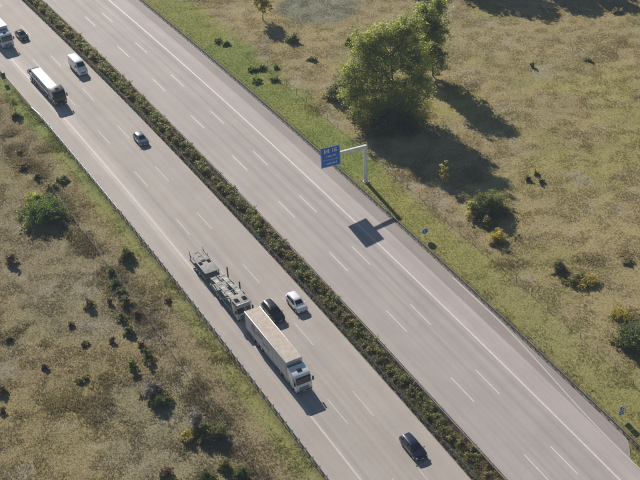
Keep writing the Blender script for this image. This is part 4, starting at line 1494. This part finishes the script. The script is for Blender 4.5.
# junction symbol: two bars crossing over
for a, c in (((.20, .70), (.42, .90)), ((.20, .90), (.42, .70))):
    q = MB()
    d = .022
    q.hexa([pp(a[0] - d, a[1], .25), pp(a[0] + d, a[1], .25), pp(a[0] + d, a[1], .257), pp(a[0] - d, a[1], .257), pp(c[0] - d, c[1], .25), pp(c[0] + d, c[1], .25), pp(c[0] + d, c[1], .257), pp(c[0] - d, c[1], .257)])
    q.build('junction_symbol', sgn_white, panel)
for f in (.205, .415):
    slab(f - .022, f + .022, .70, .90, .25, .2575).build('junction_symbol', sgn_white, panel)
# number beside it and three lines of place names, too small to read in the photograph
for a in ((.60, .635, .71, .90), (.70, .735, .71, .90), (.735, .83, .865, .90), (.735, .82, .785, .82), (.735, .82, .71, .745), (.80, .835, .745, .785)):
    slab(*a, .25, .257).build('digit_stroke', sgn_white, panel)
rn = random.Random(4)
for q, f0, f1, m, hgt in ((.50, .28, .76, sgn_white, .075), (.32, .10, .90, sgn_green, .085), (.14, .24, .80, sgn_white, .075)):
    f = f0
    while f < f1:
        w = rn.uniform(.012, .03)
        hh = hgt * rn.choice((1, .72, .72, .72, 1.25))
        slab(f, f + w, q, q + hh, .25, .2565).build('letter_stroke', m, panel)
        if rn.random() < .5:
            slab(f + w, f + w + .02, q + hh * rn.choice((0, .6)), q + hh * .35 + hh * .3, .25, .2564).build('letter_stroke', m, panel)
        f += w + rn.uniform(.022, .04)

# ------------------------------------------------------------------ small signs
pole_m = mat('sign_pole_steel', (0.36, 0.36, 0.36), .5, .6, .1, 3)


def small_sign(name, u, v, label, build, cat='road sign', face=-1):
    x, y = gpx(u, v)
    s, l = rc_of(np.array([x]), np.array([y]))
    t = tangent(float(s[0]))
    root = empty(name, (x, y, gz_at(x, y)), math.atan2(face * t[1], face * t[0]))
    tag(root, label, cat)
    build(root)
    return root


def km_board(root):      # round-cornered blue board with white rim and figure; local +x is the readable side
    MB().tube((0, 0, -.3), (0, 0, 1.9), .035, None, 8).build('pole', pole_m, root)
    b = MB()
    rim = [(0.62 * math.cos(a) * (1.0), 1.35 + .62 * math.sin(a)) for a in np.linspace(0, 2 * math.pi, 21)[:-1]]
    A = [b.bm.verts.new((.04, y, z)) for y, z in rim]
    B = [b.bm.verts.new((.06, y, z)) for y, z in rim]
    for i in range(20):
        b.bm.faces.new((A[i], A[(i + 1) % 20], B[(i + 1) % 20], B[i]))
    b.bm.faces.new(A[::-1])
    b.bm.faces.new(B)
    pl = b.build('plate', sgn_white, root)
    b = MB()
    A = [b.bm.verts.new((.06, y * .74, 1.35 + (z - 1.35) * .74)) for y, z in rim]
    B = [b.bm.verts.new((.066, y * .74, 1.35 + (z - 1.35) * .74)) for y, z in rim]
    for i in range(20):
        b.bm.faces.new((A[i], A[(i + 1) % 20], B[(i + 1) % 20], B[i]))
    b.bm.faces.new(B)
    b.build('blue_disc', sgn_blue, pl)
    for y0, y1, z0, z1 in ((-.14, .10, 1.55, 1.62), (-.14, .10, 1.32, 1.39), (-.14, .10, 1.08, 1.15), (-.20, -.13, 1.1, 1.6)):
        MB().box(.066, .072, y0, y1, z0, z1).build('figure_stroke', sgn_white, pl)


small_sign('kilometre_sign', 425, 238, 'small round blue and white sign on the verge below the sign shadow', km_board)


def stacked_board(root):
    MB().tube((0, 0, -.3), (0, 0, 2.2), .035, None, 8).build('pole', pole_m, root)
    a = MB().box(.04, .06, -.42, .42, 1.35, 2.15).build('plate', sgn_white, root, .01)
    MB().box(.06, .066, -.30, -.02, 1.45, 2.05).build('blue_field', sgn_blue, a)
    MB().box(.06, .066, .10, .32, 1.45, 1.70).build('blue_field', sgn_blue, a)
    c = MB().box(.04, .06, -.42, .42, .65, 1.30).build('plate', sgn_blue, root, .01)
    for y0, y1 in ((-.30, -.22), (-.10, .05), (.15, .3)):
        MB().box(.06, .066, y0, y1, .85, 1.1).build('figure_stroke', sgn_white, c)


small_sign('kilometre_board', 621, 418, 'small blue and white board beside the rail at the lower right', stacked_board)


def back_plate(root):
    MB().tube((0, 0, -.3), (0, 0, 2.1), .04, None, 8).build('pole', pole_m, root)
    MB().box(-.07, -.045, -.42, .42, .75, 2.1).build('plate', mat('grey_sign_back', (0.09, 0.09, 0.095), .6, .2, .1, 3), root, .01)
    for z in (1.0, 1.8):
        MB().box(-.045, .05, -.06, .06, z - .03, z + .03).build('clamp', pole_m, root)


small_sign('roadside_sign', 4.5, 82, 'dark back of a small sign at the left edge beside the shoulder', back_plate, face=1)


def delineator(root):
    MB().hexa([(-.06, -.06, -.1), (.06, -.06, -.1), (.06, .06, -.1), (-.06, .06, -.1), (-.04, -.05, 1.05), (.04, -.05, .97), (.04, .05, .97), (-.04, .05, 1.05)]).build('post_body', sgn_white, root)
    MB().box(-.062, .062, -.062, .062, .68, .86).build('black_band', plastic, root)
    MB().box(.062, .07, -.02, .02, .70, .84).build('reflector', lampw, root)


small_sign('delineator_post', 205.7, 52.5, 'small white delineator post on the green verge behind the rail', delineator, 'post')

# ------------------------------------------------------------------ thin summer haze in the air
hz, hnt, hb = new_mat('haze_air')
hnt.nodes.remove(hb)
pv = hnt.nodes.new('ShaderNodeVolumePrincipled')
pv.inputs['Color'].default_value = (0.62, 0.78, 1.0, 1)
pv.inputs['Density'].default_value = 0.0002
hnt.links.new(pv.outputs[0], hnt.nodes['Material Output'].inputs['Volume'])
hzo = MB().box(-3600, 3600, -3500, 3900, -3.0, 132.0).build('haze', hz)
tag(hzo, 'thin pale haze in the air over the whole landscape', 'haze', kind='stuff')
